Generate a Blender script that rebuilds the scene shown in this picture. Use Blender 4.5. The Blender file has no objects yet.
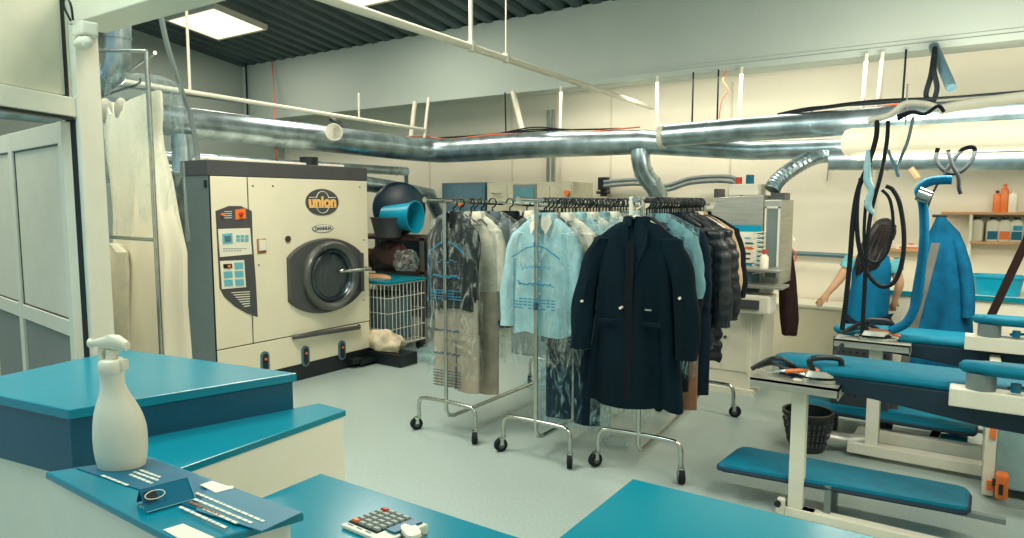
import bpy, bmesh, math, random
from mathutils import Vector, Matrix, noise
random.seed(7)
PI = math.pi
scene = bpy.context.scene
COL = scene.collection

# ------------------------------------------------------------------ camera
F, CX, CY, EYE = 690.0, 512.0, 269.0, 1.7
PITCH = math.atan(67 / F); YAW = math.radians(34)
cam_d = bpy.data.cameras.new('camera'); cam = bpy.data.objects.new('camera', cam_d); COL.objects.link(cam)
cam.location = (0, 0, EYE); cam.rotation_euler = (PI/2 - PITCH, 0, YAW)
cam_d.sensor_width = 36; cam_d.lens = F / 1024 * 36; cam_d.clip_start = .05; cam_d.clip_end = 100
scene.camera = cam
FWD = Vector((-math.sin(YAW)*math.cos(PITCH), math.cos(YAW)*math.cos(PITCH), -math.sin(PITCH)))
RT = Vector((math.cos(YAW), math.sin(YAW), 0)); UP = RT.cross(FWD)
def at(px, py, ax, v):
    """measured point: where the sight line of a photograph pixel meets a plane of the room"""
    d = FWD + RT*(px-CX)/F + UP*(CY-py)/F
    i = 'xyz'.index(ax); o = Vector((0, 0, EYE))
    return o + d * ((v-o[i])/d[i])

# ------------------------------------------------------------------ world, light, exposure
w = bpy.data.worlds.new('world'); scene.world = w; w.use_nodes = True
w.node_tree.nodes['Background'].inputs[0].default_value = (.60, .90, .92, 1)
w.node_tree.nodes['Background'].inputs[1].default_value = .55
scene.view_settings.view_transform = 'Standard'; scene.view_settings.look = 'None'
scene.view_settings.exposure = 0; scene.view_settings.gamma = 1; scene.view_settings.use_curve_mapping = False
def area(name, loc, size, power, color, rot=(0, 0, 0)):
    l = bpy.data.lights.new(name, 'AREA'); l.shape = 'RECTANGLE'; l.size, l.size_y = size
    l.energy = power; l.color = color
    o = bpy.data.objects.new(name, l); COL.objects.link(o); o.location = loc; o.rotation_euler = rot
    return o
WARM = (1, .93, .77); COOL = (.78, .97, .95)
area('ceiling_panel_and_fill_light', (-8.62, 5.69, 4.0), (1.0, .7), 40, WARM)
area('ceiling_panel_and_fill_light', (-5.78, 5.66, 4.0), (1.0, .7), 50, WARM)
area('ceiling_panel_and_fill_light', (-3.6, 3.2, 4.2), (1.3, 1.3), 140, WARM)  # unseen fill added over the racks to even out the room
area('ceiling_panel_and_fill_light', (-2.4, 0.2, 4.3), (1.4, 1.4), 95, COOL)  # cool unseen fill added above the reception end
area('ceiling_panel_and_fill_light', (1.2, 2.4, 4.2), (1.4, 1.4), 125, WARM)  # unseen warm fill added on the right, no panel built
area('ceiling_panel_and_fill_light', (-5.2, 1.2, 4.2), (1.3, 1.3), 95, WARM)  # unseen fill added to brighten the left front and the dress
area('tube_lamp_light', (0.1, 5.25, 2.02), (1.9, .16), 46, WARM)
area('tube_lamp_light', (0.1, 5.9, 2.35), (2.2, .3), 52, WARM, (math.radians(105), 0, 0))
area('back_room_light', (-2.6, 7.05, 2.95), (3.6, .3), 36, WARM, (math.radians(20), 0, 0))

# ------------------------------------------------------------------ materials
def lin(c):
    return tuple(((v/255)/12.92 if v/255 <= .04045 else ((v/255+.055)/1.055)**2.4) for v in c)
MATS = {}
def mat(name, rgb, rough=.5, metal=0, var=.06, scale=8, bump=0, emit=0, spec=.5, coat=0, bscale=None, alpha=1, trans=0, stretch=None):
    if name in MATS: return MATS[name]
    m = bpy.data.materials.new(name); m.use_nodes = True; nt = m.node_tree; b = nt.nodes['Principled BSDF']
    c = lin(rgb)
    tc = nt.nodes.new('ShaderNodeTexCoord'); mp = nt.nodes.new('ShaderNodeMapping')
    nt.links.new(tc.outputs['Object'], mp.inputs[0])
    if stretch: mp.inputs['Scale'].default_value = stretch
    if var:
        n = nt.nodes.new('ShaderNodeTexNoise'); n.inputs['Scale'].default_value = scale; n.inputs['Detail'].default_value = 4
        nt.links.new(mp.outputs[0], n.inputs['Vector'])
        r = nt.nodes.new('ShaderNodeMapRange'); r.inputs['From Min'].default_value = .3; r.inputs['From Max'].default_value = .7
        r.inputs['To Min'].default_value = 1-var*2; r.inputs['To Max'].default_value = 1+var
        nt.links.new(n.outputs['Fac'], r.inputs['Value'])
        v = nt.nodes.new('ShaderNodeVectorMath'); v.operation = 'SCALE'; v.inputs[0].default_value = c
        nt.links.new(r.outputs[0], v.inputs['Scale']); nt.links.new(v.outputs[0], b.inputs['Base Color'])
    else: b.inputs['Base Color'].default_value = (*c, 1)
    b.inputs['Roughness'].default_value = rough; b.inputs['Metallic'].default_value = metal
    b.inputs['Specular IOR Level'].default_value = spec; b.inputs['Coat Weight'].default_value = coat
    b.inputs['Coat Roughness'].default_value = .1
    if alpha < 1: b.inputs['Alpha'].default_value = alpha
    if trans: b.inputs['Transmission Weight'].default_value = trans
    if emit: b.inputs['Emission Color'].default_value = (*c, 1); b.inputs['Emission Strength'].default_value = emit
    if bump:
        n2 = nt.nodes.new('ShaderNodeTexNoise'); n2.inputs['Scale'].default_value = bscale or scale*3; n2.inputs['Detail'].default_value = 5
        nt.links.new(mp.outputs[0], n2.inputs['Vector'])
        bp = nt.nodes.new('ShaderNodeBump'); bp.inputs['Strength'].default_value = bump; bp.inputs['Distance'].default_value = .02
        nt.links.new(n2.outputs['Fac'], bp.inputs['Height']); nt.links.new(bp.outputs[0], b.inputs['Normal'])
    MATS[name] = m; return m
M = dict(
    floor=mat('floor_vinyl', (162, 180, 175), .30, var=.06, scale=60, bump=.03, bscale=120, spec=.5),
    wall=mat('cream_wall_paint', (228, 222, 202), .8, var=.02, scale=1.2),
    wallg=mat('grey_wall_paint', (150, 162, 155), .85, var=.03, scale=1.2),
    beam=mat('beam_paint', (172, 184, 176), .7, var=.03, scale=1),
    ceil=mat('corrugated_steel', (72, 90, 92), .5, .3, var=.15, scale=1.5, bump=.05),
    cream=mat('cream_enamel', (226, 220, 194), .35, var=.02, scale=3),
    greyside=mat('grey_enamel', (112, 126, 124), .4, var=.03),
    char=mat('charcoal_plastic', (72, 74, 76), .4, var=.05),
    black=mat('black_plastic', (20, 28, 32), .38, var=.08),
    steel=mat('chromed_steel', (190, 196, 190), .22, 1, var=.05, scale=20),
    galv=mat('galvanised_duct', (176, 196, 202), .32, .9, var=.22, scale=6, bump=.06, bscale=7),
    brushed=mat('brushed_stainless', (186, 188, 178), .42, .7, var=.08, scale=4, stretch=(1, 1, 12)),
    white=mat('white_powder_coat', (220, 218, 200), .4, var=.03),
    offw=mat('white_plastic', (226, 224, 206), .42, var=.02),
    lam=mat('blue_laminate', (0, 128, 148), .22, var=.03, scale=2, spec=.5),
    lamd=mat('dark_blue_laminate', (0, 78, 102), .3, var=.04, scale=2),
    padb=mat('blue_board_cover', (0, 112, 138), .6, spec=.2, var=.08, scale=12, bump=.08, bscale=60),
    padd=mat('navy_board_side', (8, 44, 62), .7, var=.08, scale=12),
    orange=mat('orange_plastic', (232, 120, 50), .4, var=.04),
    red=mat('red_plastic', (196, 60, 50), .4, var=.04),
    bluep=mat('blue_plastic', (0, 150, 182), .35, var=.04),
    wood=mat('pale_wood', (196, 150, 104), .5, var=.1, scale=4, stretch=(1, 6, 6)),
    brown=mat('brown_card', (150, 104, 72), .8, var=.1),
    dbrown=mat('dark_brown_wood', (70, 48, 42), .6, var=.1),
    tealg=mat('teal_grey_steel', (80, 112, 124), .45, var=.04),
    orangec=mat('orange_cable', (214, 110, 70), .6, var=0),
    rubber=mat('black_rubber', (18, 28, 32), .75, var=.06, spec=.25),
    paper=mat('white_paper', (232, 228, 206), .7, var=.01),
    tealprint=mat('teal_print', (0, 100, 128), .3, var=.03, scale=5),
    ltbl=mat('pale_blue_print', (100, 176, 190), .5, var=.03),
    screen=mat('teal_screen', (130, 176, 172), .25, var=.03),
)
def plastic_film(name, tint, amount=.16):
    m = bpy.data.materials.new(name); m.use_nodes = True; nt = m.node_tree
    for n in list(nt.nodes):
        if n.type != 'OUTPUT_MATERIAL': nt.nodes.remove(n)
    out = [n for n in nt.nodes if n.type == 'OUTPUT_MATERIAL'][0]
    tr = nt.nodes.new('ShaderNodeBsdfTransparent'); tr.inputs[0].default_value = (.96, .99, .99, 1)
    pb = nt.nodes.new('ShaderNodeBsdfPrincipled'); pb.inputs['Base Color'].default_value = (*lin(tint), 1)
    pb.inputs['Roughness'].default_value = .16; pb.inputs['Specular IOR Level'].default_value = .9
    mx = nt.nodes.new('ShaderNodeMixShader')
    tc = nt.nodes.new('ShaderNodeTexCoord'); mp = nt.nodes.new('ShaderNodeMapping'); mp.inputs['Scale'].default_value = (7, 7, 2.4)
    nz = nt.nodes.new('ShaderNodeTexNoise'); nz.inputs['Scale'].default_value = 2.2; nz.inputs['Detail'].default_value = 6; nz.inputs['Distortion'].default_value = 2.2
    rp = nt.nodes.new('ShaderNodeMapRange'); rp.inputs['From Min'].default_value = .50; rp.inputs['From Max'].default_value = .70
    rp.inputs['To Min'].default_value = amount*.25; rp.inputs['To Max'].default_value = amount*4  # whiter noise streaks painted in as glossy wrinkle highlights
    lw = nt.nodes.new('ShaderNodeLayerWeight'); lw.inputs[0].default_value = .35
    ad = nt.nodes.new('ShaderNodeMath'); ad.operation = 'MULTIPLY_ADD'; ad.inputs[1].default_value = .16; ad.use_clamp = True
    L = nt.links.new
    L(tc.outputs['Object'], mp.inputs[0]); L(mp.outputs[0], nz.inputs['Vector']); L(nz.outputs['Fac'], rp.inputs['Value'])
    L(lw.outputs['Facing'], ad.inputs[0]); L(rp.outputs[0], ad.inputs[2]); L(ad.outputs[0], mx.inputs[0])
    bp = nt.nodes.new('ShaderNodeBump'); bp.inputs['Strength'].default_value = .7; bp.inputs['Distance'].default_value = .03
    L(nz.outputs['Fac'], bp.inputs['Height']); L(bp.outputs[0], pb.inputs['Normal'])
    L(tr.outputs[0], mx.inputs[1]); L(pb.outputs[0], mx.inputs[2]); L(mx.outputs[0], out.inputs[0])
    return m
M['film'] = plastic_film('clear_garment_film', (206, 214, 206), .12)
M['filmblue'] = plastic_film('blue_tinted_film', (150, 196, 204), .15)
M['acrylic'] = plastic_film('clear_acrylic', (120, 190, 205), .12)

# ------------------------------------------------------------------ mesh helpers
class MB:
    def __init__(s): s.bm = bmesh.new()
    def box(s, lo, hi, rz=0, piv=None, bev=0):
        lo, hi = Vector(lo), Vector(hi); c = (lo+hi)/2; d = hi-lo
        r = bmesh.ops.create_cube(s.bm, size=1); vs = r['verts']
        for v in vs: v.co = Vector((v.co.x*d.x, v.co.y*d.y, v.co.z*d.z)) + c
        if bev:
            es = list({e for v in vs for e in v.link_edges})
            g = bmesh.ops.bevel(s.bm, geom=es, offset=bev, segments=2, affect='EDGES', profile=.6)
            vs = list({v for f in g['faces'] for v in f.verts} | {v for v in vs if v.is_valid})
        if rz:
            p = Vector(piv) if piv is not None else c
            bmesh.ops.rotate(s.bm, verts=vs, cent=p, matrix=Matrix.Rotation(rz, 3, 'Z'))
        return s
    def rings(s, rings, closed=True, cap0=True, cap1=True):
        R = [[s.bm.verts.new(p) for p in r] for r in rings]; n = len(R[0])
        for a, b in zip(R, R[1:]):
            for i in range(n if closed else n-1):
                j = (i+1) % n
                s.bm.faces.new((a[i], a[j], b[j], b[i]))
        if closed and n > 2:
            if cap0: s.bm.faces.new(R[0][::-1])
            if cap1: s.bm.faces.new(R[-1])
        return s
    def tube(s, pts, r, n=8, smooth=0, sq=False, cap=True, up=None):
        pts = [Vector(p) for p in pts]
        if smooth: pts = catmull(pts, smooth)
        rr = r if isinstance(r, (list, tuple)) else [r]*len(pts)
        if len(rr) != len(pts):
            q = rr; rr = [q[min(len(q)-1, int(i*(len(q)-1)/(len(pts)-1)))]*(1-(i*(len(q)-1)/(len(pts)-1))%1) + q[min(len(q)-1, int(i*(len(q)-1)/(len(pts)-1))+1)]*((i*(len(q)-1)/(len(pts)-1))%1) for i in range(len(pts))]
        out = []; prev = None
        for i, p in enumerate(pts):
            t = (pts[min(i+1, len(pts)-1)] - pts[max(i-1, 0)]).normalized()
            if prev is None:
                u = t.cross(Vector((0, 0, 1)) if abs(t.z) < .9 else Vector((1, 0, 0))).normalized()
            else:
                u = (prev - t*prev.dot(t)); u = u.normalized() if u.length > 1e-6 else t.orthogonal().normalized()
            prev = u; v = t.cross(u)
            out.append([p + (u*math.cos(2*PI*k/n + (PI/4 if sq else 0)) + v*math.sin(2*PI*k/n + (PI/4 if sq else 0)))*rr[i] for k in range(n)])
        return s.rings(out, cap0=cap, cap1=cap)
    def cyl(s, a, b, r, n=16, r2=None):
        return s.tube([a, b], [r, r if r2 is None else r2], n)
    def lathe(s, prof, c=(0, 0, 0), n=24, axis='z', cap=True):
        out = []
        for r, h in prof:
            ring = []
            for k in range(n):
                a = 2*PI*k/n; x, y = max(r, 1e-4)*math.cos(a), max(r, 1e-4)*math.sin(a)
                ring.append(Vector(c) + (Vector((x, y, h)) if axis == 'z' else Vector((h, x, y)) if axis == 'x' else Vector((y, h, x))))
            out.append(ring)
        return s.rings(out, cap0=cap, cap1=cap)
    def prism(s, poly, z0, z1):
        n = len(poly)
        return s.rings([[Vector((p[0], p[1], z0)) for p in poly], [Vector((p[0], p[1], z1)) for p in poly]])
    def extr(s, poly, off):
        off = Vector(off); return s.rings([[Vector(p) for p in poly], [Vector(p)+off for p in poly]])
    def build_each(s, name, m, parent=None, **kw):
        """every separate piece becomes a part of its own"""
        bm = s.bm; bm.verts.ensure_lookup_table(); seen = set(); comps = []
        for v in bm.verts:
            if v.index in seen: continue
            st = [v]; seen.add(v.index); comp = {v.index}
            while st:
                q = st.pop()
                for e in q.link_edges:
                    o = e.other_vert(q)
                    if o.index not in seen: seen.add(o.index); comp.add(o.index); st.append(o)
            comps.append(comp)
        out = []
        for comp in comps:
            n = MB(); n.bm.free(); n.bm = bm.copy(); n.bm.verts.ensure_lookup_table()
            bmesh.ops.delete(n.bm, geom=[v for v in n.bm.verts if v.index not in comp], context='VERTS')
            out.append(n.build(name, m, parent, **kw))
        bm.free(); return out
    def build(s, name, m, parent=None, smooth=False, bevel=0, solid=0, sub=0, mod=None):
        bmesh.ops.recalc_face_normals(s.bm, faces=s.bm.faces)
        me = bpy.data.meshes.new(name); s.bm.to_mesh(me); s.bm.free()
        if smooth:
            for p in me.polygons: p.use_smooth = True
        me.materials.append(m)
        o = bpy.data.objects.new(name, me); COL.objects.link(o)
        if parent: o.parent = parent; o.matrix_parent_inverse = Matrix.Identity(4)
        if solid: x = o.modifiers.new('solid', 'SOLIDIFY'); x.thickness = solid; x.offset = 0
        if sub: x = o.modifiers.new('sub', 'SUBSURF'); x.levels = x.render_levels = sub
        if bevel: x = o.modifiers.new('bevel', 'BEVEL'); x.width = bevel; x.segments = 2; x.limit_method = 'ANGLE'
        if smooth and not sub:
            x = o.modifiers.new('split', 'EDGE_SPLIT'); x.split_angle = math.radians(50)
        return o
def catmull(p, k):
    out = []
    for i in range(len(p)-1):
        p0, p1, p2, p3 = p[max(i-1, 0)], p[i], p[i+1], p[min(i+2, len(p)-1)]
        for j in range(k):
            t = j/k
            out.append(.5*((2*p1)+(p2-p0)*t+(2*p0-5*p1+4*p2-p3)*t*t+(3*p1-p0-3*p2+p3)*t**3))
    out.append(p[-1]); return out
def empty(name, loc, label, cat, group=None, rz=0):
    o = bpy.data.objects.new(name, None); COL.objects.link(o); o.location = loc; o.rotation_euler = (0, 0, rz)
    o.empty_display_size = .1
    return tag(o, label, cat, group)
def tag(o, label, cat, group=None):
    o['label'] = label; o['category'] = cat
    if group: o['group'] = group
    return o
def struct(o): o['kind'] = 'structure'; return o
def copy_tree(o, parent=None, label=None):
    c = o.copy(); COL.objects.link(c)
    if parent: c.parent = parent
    for ch in o.children: copy_tree(ch, c)
    if label: c['label'] = label
    return c
def rel(pts, o): return [Vector(p)-Vector(o) for p in pts]
def text_mesh(name, body, size, m, parent=None, depth=.002, mtx=None, shear=0, bold=0):
    cu = bpy.data.curves.new(name, 'FONT'); cu.body = body; cu.size = size; cu.extrude = depth; cu.align_x = 'CENTER'; cu.align_y = 'CENTER'
    cu.offset = bold; cu.shear = shear
    t = bpy.data.objects.new(name+'_tmp', cu); COL.objects.link(t)
    dg = bpy.context.evaluated_depsgraph_get(); me = bpy.data.meshes.new_from_object(t.evaluated_get(dg))
    bpy.data.objects.remove(t); me.materials.clear(); me.materials.append(m)
    if mtx is not None: me.transform(mtx)
    o = bpy.data.objects.new(name, me); COL.objects.link(o)
    if parent: o.parent = parent
    return o
# ================================================================== SETTING
WX = -10.25; BY = 8.0; GY = 7.2
RX = 2.6
struct(MB().box((WX-.2, -1.2, -.1), (RX, BY+.2, 0)).build('floor', M['floor']))
struct(MB().box((WX-.2, -1.2, 0), (WX, BY+.2, 5.2)).build('wall_left', M['wallg']))
struct(MB().box((WX, BY, 0), (RX, BY+.2, 3.95)).build('wall_back', M['wall']))
struct(MB().box((RX, -1.2, 0), (RX+.2, BY+.2, 5.2)).build('wall_right', M['wall']))
# corrugated roof, ridges run along y and fall towards the girder
def roof():
    b = MB(); prof = []; x = WX; p = .25
    while x < RX:
        for dx, z in ((0, 0), (.10, 0), (.135, .07), (.215, .07), (.25, 0)): prof.append((x+dx, z))
        x += p
    ring = []
    for y in (-1.2, 2, 5, 7.45):
        ring.append([Vector((px, y, 3.93 + (7.2-y)*.145 + z)) for px, z in prof])
    b.rings(ring, closed=False)
    return struct(b.build('ceiling', M['ceil'], solid=.01))
roof()
g = MB(); g.box((WX, GY, 3.05), (RX, GY+.28, 3.94)); g.box((WX, GY-.03, 3.03), (RX, GY+.31, 3.09)); g.box((WX, GY-.012, 3.09), (RX, GY, 3.13))
struct(g.build('trim_1', M['beam']))           # deep girder under the roof
struct(MB().box((WX+.001, -1.2, 3.35), (WX+.05, GY, 3.42)).build('trim_2', M['wallg']))
b = MB()
for x in (-6.9, -5.4, -3.9, -2.4, -.9, .6): b.box((x, BY-.01, 0), (x+.02, BY, 3.05))
struct(b.build('trim_3', mat('panel_joint', (212, 206, 186), .8)))
struct(MB().box((WX, BY-.03, 0), (RX, BY, .12)).build('baseboard_back', M['wallg']))
struct(MB().box((-1.9, BY-.04, 1.62), (-3.9, BY, 1.70)).build('trim_4', M['offw']))

# partition at the left, with open door leaf
PO = Vector((-3.635, 1.66, 0)); PD = Vector((-.415, .91, 0)); PN = Vector((.91, .415, 0))
def pbox(b, t0, t1, z0, z1, th=.05, o=PO, d=PD, n=PN, off=0):
    a = o + d*t0 + n*off; c = o + d*t1 + n*off
    poly = [a+n*th/2, c+n*th/2, c-n*th/2, a-n*th/2]
    b.rings([[Vector((p.x, p.y, z0)) for p in poly], [Vector((p.x, p.y, z1)) for p in poly]]); return b
TOPZ = 3.5
b = MB(); pbox(b, -.075, .075, 0, TOPZ, .09); pbox(b, -2.6, -.075, 2.10, 2.19, .07); pbox(b, -2.6, -.075, 3.4, TOPZ, .07); pbox(b, -.095, -.075, 2.19, 3.4, .03)
pbox(b, -1.35, -1.28, 2.19, 3.4, .06)
struct(b.build('trim_5', M['offw'], bevel=.004))
b = MB(); pbox(b, -2.6, -.10, 2.20, 3.4, .02); struct(b.build('wall_partition', mat('frosted_panel', (206, 204, 182), .5, var=.02)))
b = MB(); pbox(b, -2.6, -.09, 2.085, 2.10, .05); pbox(b, -.082, -.076, 0, 2.09, .05); pbox(b, -.112, -.102, 2.19, 3.4, .045)
struct(b.build('trim_6', M['black']))
# cross beam above from the post to the right
a = at(95, 26, 'y', 1.72)
b = MB(); b.box((-3.62, 1.60, a.z-.02), (.8, 1.78, a.z+.13)); struct(b.build('trim_7', M['offw'], bevel=.006))
# door leaf: opens away, hinged at the post
h0 = PO + PD*-.10; h0.z = 0
k4 = at(0, 230, 'y', 1.0); ray0 = FWD + RT*(0-CX)/F; q = Vector((0, 0, 0)) + ray0*4.28
dd = Vector((q.x-h0.x, q.y-h0.y, 0)).normalized(); dn = Vector((-dd.y, dd.x, 0))
def dbox(b, t0, t1, z0, z1, th, off=0): return pbox(b, t0, t1, z0, z1, th, h0, dd, dn, off)
door = MB()
dbox(door, 0.01, .08, .02, 2.08, .045)
for t in (.90, 1.56): dbox(door, t, t+.07, .02, 2.08, .045)
for z in ((.02, .12), (1.04, 1.12), (1.98, 2.08)): dbox(door, .08, 1.56, z[0], z[1], .04)
d1 = struct(door.build('door_1', M['offw'], bevel=.003))
b = MB(); dbox(b, .08, .90, .12, 1.04, .015); dbox(b, .97, 1.56, .12, 1.04, .015); b.build('lower_panel', mat('grey_door_panel', (132, 136, 130), .5, var=.02), d1)
b = MB(); dbox(b, .08, .90, 1.12, 1.98, .015); dbox(b, .97, 1.56, 1.12, 1.98, .015); b.build('upper_panel', mat('frosted_door_panel', (222, 218, 198), .5, var=.02), d1)  # upper panes in a paler cream than the partition panel
b = MB()
for z in (1.0, 1.02, 1.25, 1.7): pass
for t in (.082, .892, .972): dbox(b, t, t+.008, 1.12, 1.98, .022)
for z in (1.032, 1.972, 1.12): dbox(b, .08, 1.56, z, z+.008, .022)
b.build('gasket', M['black'], d1)
b = MB()
for z in (.95, 1.3, 1.85):
    p = PO - PD*.09 + PN*.04; b.cyl((p.x, p.y, z), (p.x, p.y, z+.09), .012, 8)
b.build_each('hinge', M['steel'], d1)

# ================================================================== CEILING LAMPS
def roofz(y): return 3.93 + (7.2-y)*.145
for i, (x, y) in enumerate(((-8.62, 5.69), (-5.78, 5.66))):
    t = empty('ceiling_light', (x, y, roofz(y)-.02), ['square glowing ceiling panel above the dry cleaning machine, left one of two', 'glowing ceiling panel cut by the top edge of the picture'][i], 'light', 'square ceiling panels')
    t.rotation_euler = (-math.atan(.145), 0, 0)
    b = MB(); b.box((-.55, -.40, -.07), (.55, -.37, 0)); b.box((-.55, .37, -.07), (.55, .40, 0)); b.box((-.55, -.37, -.07), (-.52, .37, 0)); b.box((.52, -.37, -.07), (.55, .37, 0))
    b.build('frame', M['white'], t)
    MB().box((-.52, -.37, -.06), (.52, .37, -.045)).build('diffuser', mat('lamp_diffuser', (255, 240, 204), .5, var=0, emit=1.5), t)

# ================================================================== PIPES AND DUCTS
def duct(name, pts, r, label, seam=.9, m=None, n=20, smooth=0):
    o0 = Vector(pts[0]); t = empty(name, o0, label, 'duct')
    P = rel(pts, o0); b = MB(); b.tube(P, r, n, smooth=smooth); acc = seam*.5; last = None
    Q = catmull(P, smooth) if smooth else P
    for a, c in zip(Q, Q[1:]):
        L = (c-a).length; d = (c-a).normalized()
        while acc < L:
            p = a + d*acc; b.cyl(p-d*.006, p+d*.006, (r if not isinstance(r, list) else (r[0] if Vector(p+o0).x < -4 else r[-1]))+.006, n); acc += seam
        acc -= L
    b.build('duct_tube', m or M['galv'], t, smooth=True)
    return t
zl, zr = 2.37, 2.37
main = duct('ventilation_duct', [(-6, .9, 2.46), (-6, 6.6, 2.37), (-5.95, 6.82, 2.37), (-5.82, 6.95, 2.36), (-5.6, 7.0, 2.36), (-4.6, 7.0, 2.37), (-3.0, 7.0, 2.34), (-1.87, 7.0, 2.20), (RX-.05, 6.98, 2.14)], [.125, .15, .155, .155, .155, .155, .13, .09, .09], 'long shiny main ventilation duct along left and back walls under the girder', 1.05)
b = MB(); c = Vector((-6+.12, 5.22, 2.43)) - Vector((-6, .9, 2.46)); d = Vector((.75, -.55, .05)).normalized()
b.cyl(c, c+d*.2, .08, 20); b.cyl(c+d*.17, c+d*.2, .092, 20); b.build('branch_cap', M['white'], main, smooth=True)
ud = duct('ventilation_duct', [(-2.72, 6.78, 2.37), (-1.9, 6.78, 2.39), (RX-.05, 6.75, 2.44)], .115, 'upper bright duct on the right, starting with an open round end', .95)
b = MB(); b.lathe([(.08, 0), (.125, 0), (.125, .05), (.08, .05)], (-.02, 0, 0), 24, 'x'); b.build('end_collar', M['white'], ud, smooth=True)
duct('drain_pipe', [(-6.7, 1.0, 1.98), (-6.7, 6.2, 1.96), (-6.6, 6.8, 1.90), (-6.3, 7.3, 1.8), (-6.2, 7.6, 1.2), (-6.2, 7.6, .2)], .1, 'lower galvanised pipe running behind the top of the dry cleaning machine', .8)
duct('drain_pipe', [(-6.9, 1.0, 2.16), (-6.9, 7.5, 2.14)], .06, 'thin pipe between main duct and lower galvanised pipe on the left', 1.4)
# small vertical stub above machine
duct('exhaust_pipe', [(-5.95, 3.55, 1.98), (-5.95, 3.55, 2.3)], .1, 'short vertical exhaust pipe rising from machine top into the main duct', .15)
# elbow by the dress rail
p0 = at(120, 10, 'y', 2.6); 
ee = [at(118, -25, 'y', 2.6), at(118, 42, 'y', 2.6), at(118, 60, 'y', 2.6), at(113, 73, 'y', 2.6), at(103, 81, 'y', 2.6), at(85, 88, 'y', 2.6)]
duct('ventilation_elbow', ee, .085, 'shiny duct elbow at upper left behind the white post', .28)
def rod(name, a, c, r, m, label, cat, group=None):
    a = Vector(a); b = MB(); b.cyl((0, 0, 0), Vector(c)-a, r, 10)
    o = b.build(name, m, None, smooth=True); o.location = a
    return tag(o, label, cat, group)
a, c = at(90, 76, 'x', -6), at(426, 130, 'x', -6)
t = empty('hanging_rail', a, 'long white pipe rail hung above the dry cleaning machine', 'rail')
b = MB(); b.cyl((0, 0, 0), c-a, .022, 10); b.build('rail_tube', M['white'], t, smooth=True)
for px in (190, 359):
    q0 = at(px, 76+(px-90)*.1607, 'x', -6); b = MB(); b.cyl(q0-a, Vector((q0.x, q0.y, roofz(q0.y)))-a if px < 300 else Vector((q0.x, q0.y, 2.95))-a, .013, 8)
    b.build('drop_rod', M['white'], t)
b = MB(); q0 = at(424, 130, 'x', -6); b.cyl(q0-a+Vector((0, 0, -.1)), q0-a+Vector((0, .1, .42)), .02, 8); b.build('end_bracket', M['white'], t)
# diagonal ceiling pipe
a, c = at(300, -10, 'z', 2.8), at(665, 112, 'z', 2.8)
c = a + (c-a)*.92
t = empty('ceiling_pipe', a, 'long white pipe running diagonally under the roof towards the back girder', 'pipe')
b = MB(); b.tube([(0, 0, 0), c-a], .026, 10); b.build('pipe_tube', M['white'], t, smooth=True)
for px, rr in ((471, .016), (506, .006)):
    f = (px-300)/(665-300); u = a + (at(665, 112, 'z', 2.8)-a)*0
    q0 = at(px, -10+(px-300)*.334, 'z', 2.8); b = MB(); b.cyl(q0-a, Vector((q0.x, q0.y, roofz(q0.y)))-a, rr, 8); b.cyl(q0-a+Vector((0, 0, -.03)), q0-a+Vector((0, 0, .04)), .03, 8)
    b.build('drop_rod', M['white'], t, smooth=True)
# hangers under the girder
GR = 'rods between girder and duct'
hl = {'h': 'white flat hanger strap between girder and duct', 's': 'slanted white strut between girder and duct, left part', 'r': 'thin dark rod between girder and duct'}
for px, px2, kind, tp in ((505, 506, 'r', 0), (513, 524, 's', 0), (561, 560, 'h', 0), (657, 657, 'h', 0), (693, 692, 'r', 0), (718, 717, 'r', 0), (741, 739, 'h', 0), (865, 861, 'h', 0), (881, 876, 'h', 0), (904, 901, 'r', 0)):
    yy = 7.12; A = at(px, 90, 'y', yy); B = at(px2, 125, 'y', yy); zb = 2.52 if px < 650 else 2.49
    if kind == 'r': o = rod('hanger_rod', (A.x, yy, 3.04), (B.x, yy, zb), .009, M['rubber'], hl['r'], 'rod', GR)
    elif kind == 's':
        o = rod('slanted_strut', (A.x, yy, 3.04), (B.x+.02, yy-.05, 2.5), .035, M['white'], hl['s'], 'strut')
    else: o = rod('hanger_strap', (A.x, yy, 3.04), (B.x, yy, zb), .017, M['white'], hl['h'], 'strap', GR+' (straps)')
A, B = at(932, 46, 'y', 6.9), at(950, 108, 'y', 6.7)
o = rod('slanted_strut', (A.x, 7.12, 3.04), (B.x, 6.72, 2.62), .04, M['tealg'], 'grey slanted strut holding the duct above the blue hose arm', 'strut')
A = at(415, 105, 'y', 7.1); o = rod('hanger_pipe', (A.x, 7.1, 3.04), (A.x, 7.0, 2.5), .032, M['white'], 'thick white hanger pipe at the duct corner', 'pipe')
for px in (234, 246):
    A = at(px, 68, 'y', 7.1); B = at(px, 118, 'y', 7.1); rod('hanger_rod', (A.x, 7.1, roofz(7.1)), (A.x, 7.1, 2.9), .015, M['rubber'], 'thin vertical rod in the far dark left roof corner', 'rod', 'rods in the roof corner')
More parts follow.
